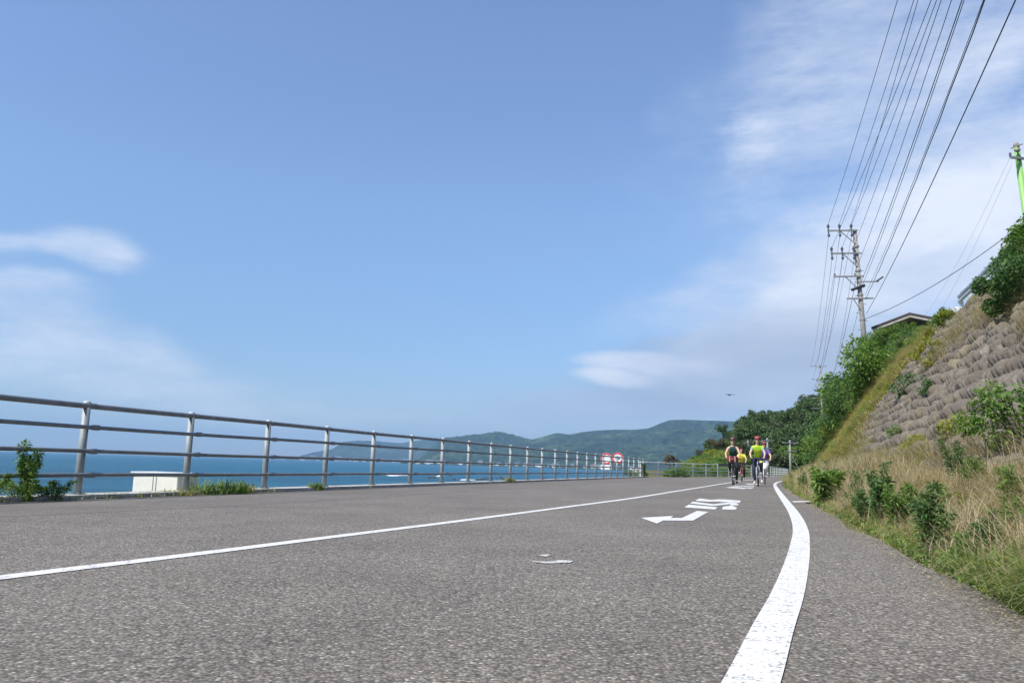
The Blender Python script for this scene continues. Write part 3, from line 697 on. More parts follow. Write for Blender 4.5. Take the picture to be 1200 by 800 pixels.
def weed(name, h, n, size, mat, stems, spread, lab, group=None, aspect=.38, cat='weed'):
    size *= .62; n = int(n*2.2); stems = int(stems*1.5)
    e = empty(name); bm = bmesh.new(); Cs = []; Os = []
    for k in range(stems):
        a = random.uniform(0, 2*PI); sp = random.uniform(.2,1)*spread; hh = h*random.uniform(.55,1)
        top = Vector((math.cos(a)*sp, math.sin(a)*sp, hh)); m_ = Vector((top.x*.35, top.y*.35, hh*.55))
        b0 = Vector((math.cos(a)*spread*.15, math.sin(a)*spread*.15, -.04))
        tube(bm, [b0, m_, top], [.007, .005, .002], 5)
        m = n//stems; f = np.sqrt(rng.uniform(.02,1,m)); pts_ = np.zeros((m,3))
        B = [np.array(b0), np.array(m_), np.array(top)]
        pts_ = ((1-f)**2)[:,None]*B[0]+(2*f*(1-f))[:,None]*B[1]+(f**2)[:,None]*B[2]
        o_ = rng.normal(0,1,(m,3)); pts_ += o_*np.array([1,1,.5])*(size*.45*(1.15-f*.6))[:,None]
        Cs.append(pts_); Os.append(o_)
    bm_obj('stem', bm, M['stem'], e); leaves_obj('foliage', np.concatenate(Cs), size, mat, e, outward=np.concatenate(Os), aspect=aspect, up=.6)
    return tag(e, lab, cat, group)
def put(e, s, t, z=None, rz=None, sc=1):
    e.location = W(s, t, gz(s, t) if z is None else z); e.rotation_euler.z = random.uniform(0, 6) if rz is None else rz; e.scale = (sc,)*3; return e
def wput(e, u, v, sc=1, raise_=0):            # stand a weed on the verge seen in a given direction
    d = ray(u, v); 
    for k in np.arange(1.5, 60, .02):
        x, y, z = d.x*k, d.y*k, CAMH+d.z*k; s_ = x*SA+y*CA; t_ = x*CA-y*SA
        if z < float(gz(s_, t_)): break
    e.location = (x, y, float(gz(s_, t_))-.01); e.rotation_euler.z = random.uniform(0,6); e.scale = (sc,)*3; return e
wput(weed('mugwort_plant', .66, 900, .07, L2, 7, .13, 'tall dark green weed at the asphalt edge, the highest beside the road'), 1031, 622)
wput(weed('mugwort_plant', .36, 900, .06, L2, 9, .24, 'low spreading dark weed at the foot of the tallest weed'), 1022, 618)
wput(weed('mugwort_plant', .40, 800, .07, L1, 8, .17, 'bushy light green weed just right of the tallest dark weed'), 1052, 628)
wput(weed('broadleaf_weed', .58, 900, .11, L1, 9, .30, 'round bright green leafy weed by the far end of the edge line', aspect=.6), 967, 596)
wput(weed('broadleaf_weed', .62, 400, .08, L2, 5, .16, 'narrow dark leafy weed just behind the round bright one'), 976, 588)
wput(weed('mugwort_plant', .50, 800, .06, L2, 8, .17, 'dark green weed up on the bank under the retaining wall'), 1122, 572)
wput(weed('mugwort_plant', .34, 600, .055, L1, 8, .18, 'pale green weed on the bank right of the dark bank weed'), 1142, 580)
wput(weed('mugwort_plant', .22, 500, .045, L2, 7, .14, 'small dark weed under the straw near the right border'), 1165, 655)
wput(weed('mugwort_plant', .30, 500, .045, L1, 8, .12, 'light green weed half buried in straw at the right border'), 1190, 640)
wput(weed('mugwort_plant', .24, 500, .05, L1, 8, .16, 'light green weed at the asphalt edge between the tallest weed and the corner'), 1095, 640)
wput(weed('broadleaf_weed', .30, 400, .07, L1, 7, .20, 'small green weed beyond the round bright one at the asphalt edge', aspect=.6), 935, 575)
vp = [weed('verge_weed', .38, 420, .07, L1, 5, .15, None), weed('verge_weed', .45, 460, .06, L2, 5, .12, None), weed('verge_weed', .26, 380, .075, L1, 6, .2, None, aspect=.55), weed('verge_weed', .34, 320, .06, L3, 5, .14, None)]
vl = ['light green weed in the tangled strip along the right asphalt edge', 'dark green weed in the tangled strip along the right asphalt edge', 'broad-leaved low weed in the tangled strip along the right asphalt edge', 'yellowish weed in the tangled strip along the right asphalt edge']
us2 = set()
for i in range(52):
    s_ = 3.0 + 34*(i/52)**1.45 + random.uniform(-.3,.3); k_ = random.choice((0,0,1,2,2,3)) if i > 3 else i
    dt = random.choice((.10,.16,.25,.4,.7,1.1))*random.uniform(.8,1.2)
    e = vp[k_] if k_ not in us2 else copy_tree(vp[k_]); us2.add(k_); put(e, s_, float(toe(s_))+dt, sc=random.uniform(.42,1.0)*(1+.012*s_)*(.62 if s_ < 4.6 else 1))
    tag(e, vl[k_], 'weed', 'weeds along the right asphalt edge')
nT = 1100; aT = rng.uniform(1.5, 4.6, nT); tT = toe(aT)+.04+rng.uniform(0,.5,nT)**1.2
tag(blades('broad_grass', aT, tT, gz(aT, tT)-.01, rng.uniform(.12,.30,nT), rng.uniform(.3,1.6,nT), rng.uniform(.008,.017,nT), GG), kind='stuff')
nL = 2600; sL = rng.uniform(1.5, 26, nL)**1.0; tL = toe(sL) - np.abs(rng.normal(0, .10, nL)) + .03
CL = np.stack([sL*SA+tL*CA, sL*CA-tL*SA, np.full(nL, .010)], -1); VL = leaf_geo(CL, .014, droop=0, aspect=.6, up=.3); VL[:,:,2] = np.clip(VL[:,:,2], .008, .02)+rng.uniform(0,.004,(nL,1)); bL = (np.arange(nL)*4)[:, None]
tag(mesh_np('leaf_litter', VL, (bL+np.array([0,1,2,0,2,3])[None]).ravel(), np.full(2*nL, 3), GD), kind='stuff')
# leafy ground cover between the grasses
nG = 15000; sG, tG = clumped(nG, 1.5, 30, 1.3, .0, .9, 1.4, .6); CG = np.stack([sG*SA+tG*CA, sG*CA-tG*SA, gz(sG, tG)+rng.uniform(.0,.09,nG)], -1)
tag(leaves_obj('ground_cover', CG, .035, L1, None, aspect=.6), kind='stuff')
nG = 7000; sG, tG = clumped(nG, 1.5, 24, 1.3, .05, 1.6, 1.1, .5); CG = np.stack([sG*SA+tG*CA, sG*CA-tG*SA, gz(sG, tG)+rng.uniform(.0,.12,nG)], -1)
tag(leaves_obj('ground_cover', CG, .04, L3, None, aspect=.5), kind='stuff')
def wshrub(s, w_, rad, n, size, mat, lab, lumps=12, group=None, name='wall_shrub'):
    e = shrub(name, rad, n, size, mat, lumps, lab=lab, group=group); e.location = on_wall(s, w_, .05); e.rotation_euler = (0, -.5, -A); return e
wshrub(9.4, .55, (.42,.42,.36), 1100, .075, L1, 'rounded green bush rooted low on the retaining wall at the right')
wshrub(12.6, .75, (.26,.26,.22), 500, .06, L3, 'yellow-green tuft low on the wall left of the rounded bush')
wshrub(15.5, .6, (.26,.24,.2), 420, .06, L3, 'small yellowish plant on the lower wall, farther than the others')
wshrub(24.5, 3.9, (.40,.40,.45), 600, .10, L3, 'yellow-green bush hanging midway up the wall')
wshrub(26.5, 3.1, (.45,.42,.40), 600, .10, L2, 'dark green bush midway up the wall below the yellowish one')
wshrub(20.5, 2.4, (.25,.25,.28), 300, .08, L2, 'small dark sprig in the middle of the wall')
wshrub(17.2, 5.1, (.40,.4,.3), 500, .08, L3, 'yellowish tuft high on the wall below the leafy crown')
wshrub(14.6, 4.5, (.35,.3,.25), 400, .07, L3, 'thin yellow plant high on the wall near the right border')
wshrub(19.5, 1.0, (.25,.25,.2), 300, .07, L1, 'small green plant near the foot of the wall, mid distance')
wshrub(20.4, 5.3, (.3,.3,.3), 320, .08, L1, 'little green plant just under the wall top')
wshrub(32.6, 6.95, (.4,.35,.38), 700, .12, L1, 'feathery green bush on the wall top left of the steel guardrail')
wshrub(31.4, 6.9, (.3,.35,.3), 600, .10, L3, 'yellow-green bush on the wall top at the guardrail end')
# leafy crown hanging over the wall top, right border
def small_tree(name, base, trunk_h, rad, n, size, mat, lab, cat='tree', lumps=20, group=None):
    e = empty(name, base); bm = bmesh.new(); r0 = max(rad)*.045
    tube(bm, [(0,0,-.3),(.05,.03,trunk_h*.5),(0,0,trunk_h+rad[2]*.8)], [r0*1.3, r0, r0*.3], 8)
    for k in range(8):
        a = k*2.4; z0 = trunk_h*random.uniform(.7,1.1); r = random.uniform(.45,.85)
        p = Vector((math.cos(a)*rad[0]*r, math.sin(a)*rad[1]*r, trunk_h+rad[2]*random.uniform(.3,1.5)))
        tube(bm, [(0,0,z0), (p+Vector((0,0,z0)))*.5, p], [r0*.55, r0*.35, r0*.1], 5)
    bm_obj('trunk', bm, M['bark'], e); C, U = lumpy_points(n, rad, lumps, .3)
    leaves_obj('crown', C+np.array([0,0,trunk_h+rad[2]*.9]), size, mat, e, outward=U); return tag(e, lab, cat, group)
q_ = at_y(1192, 330, 15.0); small_tree('broadleaf_tree', q_-Vector((0,0,.85)), .1, (.84,.8,.84), 8500, .08, L2, 'dark leafy tree hanging over the wall top in front of the green pole')
q_ = at_y(1212, 290, 20.5); small_tree('broadleaf_tree', q_-Vector((0,0,.9)), .1, (.8,.8,.85), 3600, .11, L1, 'lighter leafy tree cut by the right border above the wall')
# ------------------------------------------------------------------ thicket on the bank beyond the wall
tv = []
for k, (mat, sz) in enumerate(((L1,.17),(L1,.2),(L2,.16),(L3,.16),(L1,.15))):
    tv.append(shrub('thicket_shrub', (1.25,1.25,1.05), 1900, sz, mat, 18, 8))
spots = []
for s in np.arange(38.5, 125, 2.1):
    for w_ in (5.6, 7.0, 8.2):
        if (s < 44 and w_ < 6) or (s < 54 and w_ > 8): continue
        spots.append((s+random.uniform(-.8,.8), w_+random.uniform(-.5,.5)))
    if s > 46: spots.append((s+random.uniform(-.8,.8), 4.2+random.uniform(-.5,.5)))
    if s > 52: spots.append((s+random.uniform(-.8,.8), 2.8+random.uniform(-.5,.5)))
    if s > 58: spots.append((s+random.uniform(-.8,.8), 1.4+random.uniform(-.5,.5)))
tlab = {0:'bright green shrub in the thicket covering the bank beyond the wall',2:'dark green shrub in the thicket covering the bank beyond the wall',3:'yellow-green shrub in the thicket covering the bank beyond the wall'}
used = set()
for i, (s, w_) in enumerate(spots):
    k = random.choice((0,0,1,1,2,4,0,3 if w_ < 6 else 1))
    if i < 5: k = i
    e = tv[k] if k not in used else copy_tree(tv[k]); used.add(k)
    p = on_wall(s, min(w_, 7.2), -.1)
    if w_ > 7.2: p = p + W(0, (w_-7.2), 0)
    e.location = p; sc = random.uniform(.75, 1.3)*(1+.004*(s-40))*(.55 if s < 45 else .8 if s < 50 else 1); e.scale = (sc, sc, sc*random.uniform(.9,1.25)); e.rotation_euler = (random.uniform(-.2,.2), -.25, random.uniform(0,6))
    tag(e, tlab.get(k, tlab[0]), 'shrub', 'thicket shrubs on the bank')
for (u, v, Y, k_, sc) in [(1036,392,43,0,.5),(1048,388,43,1,.5),(1060,386,42.5,0,.48),(1071,386,42,1,.42),(1082,388,41,0,.36),(1030,402,45,1,.6),(1015,402,47,0,.7),(1055,398,41,4,.45),(1070,400,39.5,3,.36)]:
    e = copy_tree(tv[k_]); p = at_y(u, v, Y); e.location = p - Vector((0,0,1.0*sc)); e.scale = (sc,)*3; e.rotation_euler = (0,-.1,u)
    tag(e, tlab.get(k_, tlab[0]), 'shrub', 'thicket shrubs on the bank')
nC = 16000; sC = rng.uniform(33.5, 45, 160)[rng.integers(0,160,nC)]+rng.normal(0,.28,nC); wC = rng.uniform(.3, 7, 160)[rng.integers(0,160,nC)]*0+np.clip(rng.normal(0,.22,nC)+(np.sin(sC*3.1)*2.2+3.8+rng.uniform(-2.6,2.6,160)[rng.integers(0,160,nC)]),0,7)
twC = 2.15+np.maximum(0, toe(sC)-.8); tC = twC+wC*ux+.16*nx; zC = .42+wC*uz+.16*nz
tag(leaves_obj('bank_creeper', np.stack([sC*SA+tC*CA, sC*CA-tC*SA, zC+rng.uniform(0,.3,nC)], -1), .10, L3, None, aspect=.6), kind='stuff')
for i in range(16):
    k_ = random.choice((0,3,4)); e = copy_tree(tv[k_]); s_ = random.uniform(34, 41); e.location = on_wall(s_, random.uniform(.3, 6.3), 0); e.scale = (random.uniform(.2,.42),)*3; e.rotation_euler = (0,-.4,i)
    tag(e, tlab.get(k_, tlab[0]).replace('shrub in the thicket covering the bank beyond', 'small shrub in the dry strip at the far edge of'), 'shrub', 'small shrubs in the dry strip')
# larger shrubs that break the silhouette
small_tree('bank_tree', W(45, 5.2, 4.4), .5, (1.9,1.9,1.7), 3600, .22, L1, 'leafy tree reaching toward the road below the tall utility pole')
small_tree('bank_tree', W(54, 4.6, 3.6), .5, (1.9,2.0,1.8), 3000, .24, L1, 'bright tree on the bank farther on, left of the pole foot')
small_tree('bank_tree', W(46, 6.9, 6.4), .6, (.7,.7,.7), 900, .10, L2, 'thin airy sapling standing in front of the dark roof')
# ------------------------------------------------------------------ wooded hill
def hill_front(u): return float(np.interp(u, [780,860,930,1100,1320], [60,70,95,110,120]))
def hill_D(u): return float(np.interp(u, [780,860,930,1100,1320], [185,190,215,230,240]))
hp = [(778,552),(795,549),(812,545),(828,534),(842,524),(856,517),(868,513),(880,509),(900,505),(920,499),(940,488),(960,476),(1000,458),(1100,425),(1320,405)]
ridge('hill', hp, hill_D, 90, hill_front, M['hill'], .10, 11, 160, 50, base=-1, rough=60., tree=.6)
def hill_pt(u, f):
    v = np.interp(u, [p[0] for p in hp], [p[1] for p in hp]); d = ray(u, float(v)); a = math.atan2(d.x, d.y); Dd = hill_D(u)
    hr = CAMH + d.z/math.hypot(d.x, d.y)*Dd + 1; rr = Dd-hill_front(u)*(1-f)
    return Vector((math.sin(a)*rr, math.cos(a)*rr, -1+max(hr,1)*f**.85))
def forest_tree(mat, n, rad, th, lumps):
    return small_tree('forest_tree', (0,0,0), th, rad, n, .5, mat, None, lumps=lumps)
fv = [forest_tree(L4, 2600, (3.0,3.0,2.7), 1.6, 20), forest_tree(L4, 2400, (2.6,2.6,3.1), 1.8, 16), forest_tree(L5, 2300, (2.8,2.8,2.4), 1.5, 18), forest_tree(L1, 1700, (2.2,2.2,1.9), .9, 14)]
usedf = set(); cnt = 0; tries = 0; placed = []
flab = {0:'rounded dark green tree in the wood covering the hillside',1:'upright dark green tree in the wood covering the hillside',2:'olive-grey tree in the wood covering the hillside',3:'bright green bushy tree low on the hillside'}
while cnt < 290 and tries < 20000:
    tries += 1; u = random.uniform(822, 1010); f = random.uniform(.08, 1.03)
    if u < 872 and f < .9 - (u-822)/50*.55: continue
    p = hill_pt(u, f)
    if min([(p.xy-q.xy).length for q in placed] or [99]) < 3.3: continue
    placed.append(p); k = random.choice((0,0,1,1,2,2)) if not (f < .35 or u < 850) else random.choice((0,2,3,3))
    e = fv[k] if k not in usedf else copy_tree(fv[k]); usedf.add(k); cnt += 1
    e.location = p-Vector((0,0,.6)); sc = random.uniform(.5, .9)*(1 if u > 870 else .65); e.scale = (sc, sc, sc*random.uniform(.85,1.15)); e.rotation_euler.z = random.uniform(0,6)
    tag(e, flab[k], 'tree', 'trees of the wooded hill')
for e in fv:
    if fv.index(e) not in usedf: bpy.data.objects.remove(e)
# scrub on the open grassy shoulder of the hill
sc0 = shrub('hill_scrub', (1.6,1.6,1.0), 1300, .28, L1, 12, 5); sc1 = shrub('hill_scrub', (1.6,1.6,1.0), 1200, .28, L3, 12, 5); us_ = set()
for i in range(120):
    u = random.uniform(800, 872); f = random.uniform(.02, .95); k = random.choice((0,0,1)); src = (sc0, sc1)[k]
    e = src if k not in us_ else copy_tree(src); us_.add(k); e.location = hill_pt(u, f)-Vector((0,0,.3)); z_ = random.uniform(.6,1.25); e.scale = (z_,)*3; e.rotation_euler.z = random.uniform(0,6)
    tag(e, ('light green scrub on the open shoulder of the hill behind the barrier','yellow-green scrub on the open shoulder of the hill behind the barrier')[k], 'shrub', 'scrub on the hill shoulder')
p = hill_pt(848, .92); small_tree('pine_tree', p, 2.2, (1.7,1.7,1.5), 1000, .35, L4, 'lone flat-topped tree on the left end of the hill ridge', lumps=8)
p = hill_pt(843, .75); small_tree('rust_leaved_tree', p, .8, (2.0,2.0,1.2), 900, .3, L6, 'rust-tinged tree under the lone ridge tree', lumps=9)
p = at_y(785, 541, 150); small_tree('rust_leaved_tree', (p.x, p.y, -1), 2.1, (1.5,1.5,1.2), 800, .3, L6, 'small rusty tree behind the fence end, left of the hill', lumps=9)
# bushes beyond the far barrier
for i, (u, Y, sc, k) in enumerate([(738,58.5,.42,0),(748,58,.42,1),(752,57,.36,0),(789,60.5,.62,0),(796,60,.55,2),(782,66,.4,1),(806,70,.55,0),(816,74,.6,2),(826,78,.6,0),(838,82,.7,1),(850,88,.75,0),(868,96,.8,2),(884,104,.8,0),(900,112,.8,0),(915,120,.9,2)]):
    e = copy_tree(tv[k]); d = ray(u, 555); e.location = (d.x/d.y*Y, Y, -.15); e.scale = (sc, sc, sc*(.75 if i > 4 else .7)); e.rotation_euler = (0,0,i*1.3)
    e.name = 'roadside_bush'
    if i < 3: tag(e, 'low green bush at the foot of the fence near the round signs', 'bush', 'bushes at the fence foot')
    elif i < 5: tag(e, 'bright green bush at the left end of the pale barrier', 'bush', 'bushes at the barrier end')
    else: tag(e, 'green bush growing behind the pale pipe barrier', 'bush', 'bushes behind the barrier')
e = weed('climbing_vine', 1.0, 420, .12, L2, 5, .10, 'green vine climbing the fence post near the round signs', cat='vine'); d = ray(755, 555); e.location = (d.x/d.y*54.5, 54.5, -.1)
# ------------------------------------------------------------------ weeds at the fence
def fz(s, t): return .0118*t + .02
def at_fence(e, u, t=-8.35, sc=1):
    d = ray(u, 570); q = d.x/d.y; s = (-t*(CA+q*SA))/(q*CA-SA)
    s = (t*(CA + q*SA))/(q*CA - SA); e.location = W(s, t, -.09); e.scale = (sc,)*3; return e
at_fence(weed('tall_weed', .72, 620, .085, L1, 6, .17, 'tall leafy weed in front of the fence near the left border'), 33)
at_fence(weed('tall_weed', .26, 500, .07, L1, 9, .40, 'low tangled weed at the foot of the tallest fence weed'), 28)
at_fence(weed('tall_weed', .40, 500, .08, L1, 4, .30, 'thin weed cut by the left border beside the tall one'), -6)
at_fence(weed('tall_weed', .24, 500, .07, L2, 6, .34, 'low dark weed spreading right of the tall fence weed'), 62)
def tuft(name, n, h, spread, wd, mat, lab):
    a = rng.uniform(0, 2*PI, n); r = rng.uniform(0,1,n)**.6*spread
    e = blades(name, np.cos(a)*r, np.sin(a)*r, np.full(n, -.02), rng.uniform(.45,1,n)*h, rng.uniform(.3,1.3,n), wd*rng.uniform(.6,1.4,n), mat, world=False)
    return tag(e, lab, 'grass tuft')
at_fence(tuft('grass_tuft', 230, .38, .38, .016, GG, 'spiky green grass tuft right of the second fence post'), 262)
at_fence(tuft('grass_tuft', 160, .26, .30, .014, GG, 'short green grass tuft between the second post and the spiky one'), 243)
at_fence(tuft('grass_tuft', 160, .18, .25, .012, GY, 'low yellowish grass tuft before the white cabinet'), 212)
at_fence(tuft('grass_tuft', 190, .26, .16, .014, GG, 'compact green grass tuft left of the fourth fence post'), 371)
at_fence(tuft('grass_tuft', 170, .30, .22, .012, GY, 'dry grass tuft right of the spiky fence tuft'), 283)
e = at_fence(tuft('grass_tuft', 110, .3, .2, .02, GY, 'yellow grass tuft at the fence foot before the far signs'), 597)
s = np.concatenate([rng.uniform(6.2, 9.7, 2600), rng.uniform(9.6,12.4,1500), rng.uniform(12,30,900)]); n = len(s)
t = -8.42+rng.normal(0,.09,n)
tag(blades('roadside_moss', s, t, np.full(n, -.10), rng.uniform(.03,.11,n), rng.uniform(.4,1.5,n), rng.uniform(.006,.014,n), GY), kind='stuff')
# ------------------------------------------------------------------ poles and wires
LEAN = R(-2.6)
def pole_obj(label, base, H, arms, r=(.19,.12), mat=None, name='utility_pole', rz=0, lean=LEAN, detail=True):
    e = empty(name, base, rz=rz, ry=lean); m = mat or M['pole']
    bm = bmesh.new(); tube(bm, [(0,0,-1),(0,0,H)], list(r), 14); bm_obj('pole_shaft', bm, m, e, True)
    for (z, x0, x1, ins, brace) in arms:
        bm = bmesh.new(); box(bm, ((x0+x1)/2,-.16,z), (x1-x0,.09,.09)); ca = bm_obj('crossarm', bm, M['poleF'], e)
        if brace:
            bm = bmesh.new(); tube(bm, [(x0*.55,-.15,z-.03),(0,-.1,z-.95)], .03, 6); bm_obj('brace', bm, M['poleF'], ca)
        for x in ins:
            bm = bmesh.new()
            if brace == 2:
                tube(bm, [(x,-.16,z-.42),(x,-.16,z+.42)], [.045,.06], 8); ell(bm, (x,-.16,z+.30), (.10,.10,.10), u=8, v=6); ell(bm, (x,-.16,z-.30), (.09,.09,.12), u=8, v=6)
            else: tube(bm, [(x,-.16,z+.04),(x,-.16,z+.2)], .05, 8)
            bm_obj('insulator', bm, M['insul'], ca)
    if detail:
        bm = bmesh.new()
        for k in range(9):
            z = H-2.2-k*.55; sg = 1 if k % 2 else -1; tube(bm, [(0,0,z),(sg*.36,0,z)], .014, 5)
        bm_obj('step_bolt', bm, M['dark'], e)
        bm = bmesh.new()
        for k in range(4): tube(bm, [(0,0,H-1.2-k*1.6),(0,0,H-1.1-k*1.6)], .19, 12)
        bm_obj('band', bm, M['poleF'], e)
    return tag(e, label, 'utility pole')
Y1 = 50.; top1 = at_y(1001.5, 269, Y1); base1 = Vector((top1.x+math.tan(-LEAN)*(top1.z-5.4), Y1, 5.4)); H1 = (top1.z-5.4)/math.cos(LEAN)
k1 = 50/933.
arms1 = [(H1-.10, -1.85, .12, (-1.78,-1.05,-.28), 2), (H1-1.62, -1.75, .25, (-1.68,-1.0,-.25), 2), (H1-3.15, -1.65, .25, (-1.6,-.3), 1), (H1-4.6, -.95, .75, (), 1)]
p1 = pole_obj('tall concrete utility pole with crossarms, rising from the thicket', base1, H1, arms1)
bm = bmesh.new(); box(bm, (.45,-.1,H1-3.5), (1.5,.07,.07), Matrix.Rotation(0,4,'Y')); bm_obj('crossarm', bm, M['poleF'], p1)
bm = bmesh.new(); tube(bm, [(1.05,-.15,H1-3.5),(1.5,-.15,H1-3.2)], .06, 8); bm_obj('insulator', bm, M['insul'], p1)
bm = bmesh.new(); tube(bm, [(-.62,-.2,H1-4.05),(.25,-.2,H1-3.75)], .09, 8); bm_obj('cable_joint', bm, M['dark'], p1)
Y2 = 132.; top2 = at_y(962.5, 428, Y2); base2 = Vector((top2.x, Y2, 6)); H2 = top2.z-6
arms2 = [(H2-.2,-1.7,1.0,(-1.6,-.9,-.1,.9),0),(H2-2.4,-1.5,1.5,(-1.4,-.6,1.4),1),(H2-4.1,-1.5,.2,(),1),(H2-5.5,-1.7,.5,(),0),(H2-7.2,-1.9,.3,(),0)]
p2 = pole_obj('distant utility pole beyond the first, low against the sky', base2, H2, arms2, (.2,.15), M['poleF'], lean=R(-1))
def mat_of(e): return Matrix.Translation(e.location) @ e.rotation_euler.to_matrix().to_4x4()
M1, M2 = mat_of(p1), mat_of(p2)
def cable(a, b, sag, r, label, name='power_cable', wav=0, group='cables strung along the road', cat='cable'):
    a = Vector(a); b = Vector(b)
    n = 40; L = []
    for i in range(n+1):
        f = i/n; p = a.lerp(b, f); p.z -= 4*sag*f*(1-f)+wav*math.sin(i*2.2); L.append(p)
    bm = bmesh.new(); tube(bm, L, r*.75, 6); return tag(bm_obj(name, bm, M['wire'], smooth=True), label, cat, group)
def fore(att, u0, sag, r, label, wav=0, v0=0, **k):     # from the tall pole over the road to a span end behind the viewer
    a = M1 @ Vector(att); d = ray(u0, v0); z = a.z-.75*sag-CAMH; mid = Vector((d.x/d.z*z, d.y/d.z*z, a.z))
    b = a + (mid-a)*1.85; b.z = a.z; return cable(a, b, sag, r, label, wav=wav, **k)
CB = 'cables strung along the road'
fore((-1.78,-.16,H1+.3), 1050.5, .5, .015, 'leftmost overhead power cable running up to the sky edge')
fore((-1.05,-.16,H1+.3), 1069.5, .5, .015, 'second overhead power cable from the left')
fore((-.28,-.16,H1+.3), 1074.5, .5, .015, 'third overhead cable from the left, close beside the second')
fore((-1.68,-.16,H1-1.25), 1089, .6, .015, 'fourth overhead cable from the left at the top border')
fore((-1.0,-.16,H1-1.25), 1095.5, .6, .014, 'fifth overhead cable from the left at the top border')
fore((-.25,-.16,H1-1.25), 1101, .6, .015, 'sixth overhead cable from the left at the top border')
fore((-.3,-.16,H1-2.9), 1112.5, .7, .014, 'thin wavy overhead cable in the middle of the bundle', wav=.02)
fore((0,-.2,H1-3.6), 1124, .8, .018, 'thick overhead cable in the middle of the bundle')
fore((.1,-.2,H1-3.75), 1126.5, .8, .014, 'thin overhead cable hugging the thick middle cable')
fore((.2,-.2,H1-4.4), 1148, .9, .012, 'thin overhead cable beside the wavy thick one')
fore((.2,-.2,H1-4.7), 1149.5, .9, .020, 'thick wavy overhead cable, second from the right', wav=.025)
fore((.2,-.2,H1-5.6), 1184, .9, .020, 'rightmost thick overhead cable near the green pole')
for i, (x, z, x2, z2) in enumerate([(-1.78,H1-.5,-1.6,H2),(-1.05,H1-.5,-.9,H2),(-.28,H1-.5,-.1,H2),(-1.68,H1-2,-1.4,H2-2.2),(-1.0,H1-2,-.6,H2-2.2),(-.25,H1-2,1.4,H2-2.2),(-1.6,H1-3.2,-1.4,H2-4),(-.3,H1-3.6,.1,H2-4.6),(.0,H1-4.6,.2,H2-5.6)]):
    cable(M1@Vector((x,-.1,z)), M2@Vector((x2,0,z2)), 1.3+.1*i, .02 if i in (4,7) else .014, ('thin cable dropping from the tall pole to the distant pole','thick cable dropping from the tall pole to the distant pole')[i in (4,7)], group='cables between the tall pole and the distant pole')
# green pole
Yg = 34.; tg = at_y(1185.5, 176, Yg); bg_ = Vector((tg.x+math.tan(R(5.2))*(tg.z-6.3), Yg, 6.3)); Hg = (tg.z-6.3)/math.cos(R(5.2))
pg = pole_obj('lime green painted pole at the right border above the wall', bg_, Hg, [(Hg-.55,-.7,.7,(-.68,.6),0)], (.15,.12), M['green'], 'painted_pole', lean=R(-5.2), rz=.35, detail=False)
bm = bmesh.new(); tube(bm, [(-.62,-.2,Hg-.15),(.25,-.1,Hg+.15)], .03, 6); ell(bm, (-.25,-.2,Hg-.2), (.14,.12,.10), u=8, v=6); ell(bm, (0,0,Hg+.1), (.13,.13,.16), u=8, v=6); bm_obj('top_fitting', bm, M['pole'], pg)
Mg = mat_of(pg)
cable(Mg@Vector((0,-.1,Hg-3.3)), M1@Vector((.2,0,H1-5.9)), .45, .022, 'single service cable from the tall pole to the green pole', group='service cables at the green pole')
cable(Mg@Vector((-.68,-.16,Hg-.5)), W(64, 10.5, 11.5), .5, .006, 'faint upper wire slanting left from the green pole', name='service_wire', group='service cables at the green pole')
cable(Mg@Vector((-.6,-.16,Hg-.8)), W(64, 10.8, 10.6), .5, .006, 'faint lower wire slanting left from the green pole', name='service_wire', group='service cables at the green pole')
# small distant poles by the road
def far_pole(u, vt, Y, guy, lab, w_=1.2):
    t_ = at_y(u, vt, Y); H = t_.z+.5
    e = pole_obj(lab, Vector((t_.x, Y, -.5)), H, [(H-.4,-w_,w_,(-w_*.9,0,w_*.9),0),(H-1.6,-w_*.8,w_*.8,(),0)], (.17,.13), M['poleF'], lean=0, detail=False)
    if guy:
        bm = bmesh.new(); tube(bm, [(0,0,H-1.8),(guy,0,.3)], .045, 6); bm_obj('stay', bm, M['poleF'], e)
far_pole(925.5, 515.5, 118, 1.9, 'small roadside pole with a slanting stay, right of the cyclists')
far_pole(876.5, 516, 140, 0, 'small distant pole between the two front cyclists', 1.0)
far_pole(899, 513, 128, .9, 'small distant pole just behind the green-shirted cyclist', 1.0)
# ------------------------------------------------------------------ guardrail on the wall top
GP = empty('steel_guardrail', W(26.8, 6.75, 6.2)); tag(GP, 'short weathered steel guardrail with white posts on the wall top', 'guardrail')
iv = -Vector(GP.location); prof = [(-.16,0),(-.11,.05),(-.05,.05),(0,0),(.05,.05),(.11,.05),(.16,0)]
a_, b_ = W(32.4, 6.7, 6.98)+iv, W(20.0, 6.75, 7.1)+iv
bm = bmesh.new(); nrm = W(0,-1,0)
for (p, q) in zip(prof[:-1], prof[1:]):
    v = [a_+nrm*p[1]+Vector((0,0,p[0]*1.15)), a_+nrm*q[1]+Vector((0,0,q[0]*1.15)), b_+nrm*q[1]+Vector((0,0,q[0]*1.15)), b_+nrm*p[1]+Vector((0,0,p[0]*1.15))]
    bm.faces.new([bm.verts.new(x) for x in v])
bmesh.ops.remove_doubles(bm, verts=bm.verts, dist=.001)
o = bm_obj('beam', bm, M['cap'], GP); so_ = o.modifiers.new('t', 'SOLIDIFY'); so_.thickness = .012
for k in range(6):
    f = k/5; c = a_.lerp(b_, f); bm = bmesh.new(); tube(bm, [c+W(0,.08,-1.1), c+W(0,.08,.22)], .075, 12); bm_obj('post', bm, M['white'], GP, True)
bm = bmesh.new(); c = a_; box(bm, c+Vector((0,0,-.62)), (.45,.45,.6), bev=.04); bm_obj('footing', bm, M['signw'], GP)
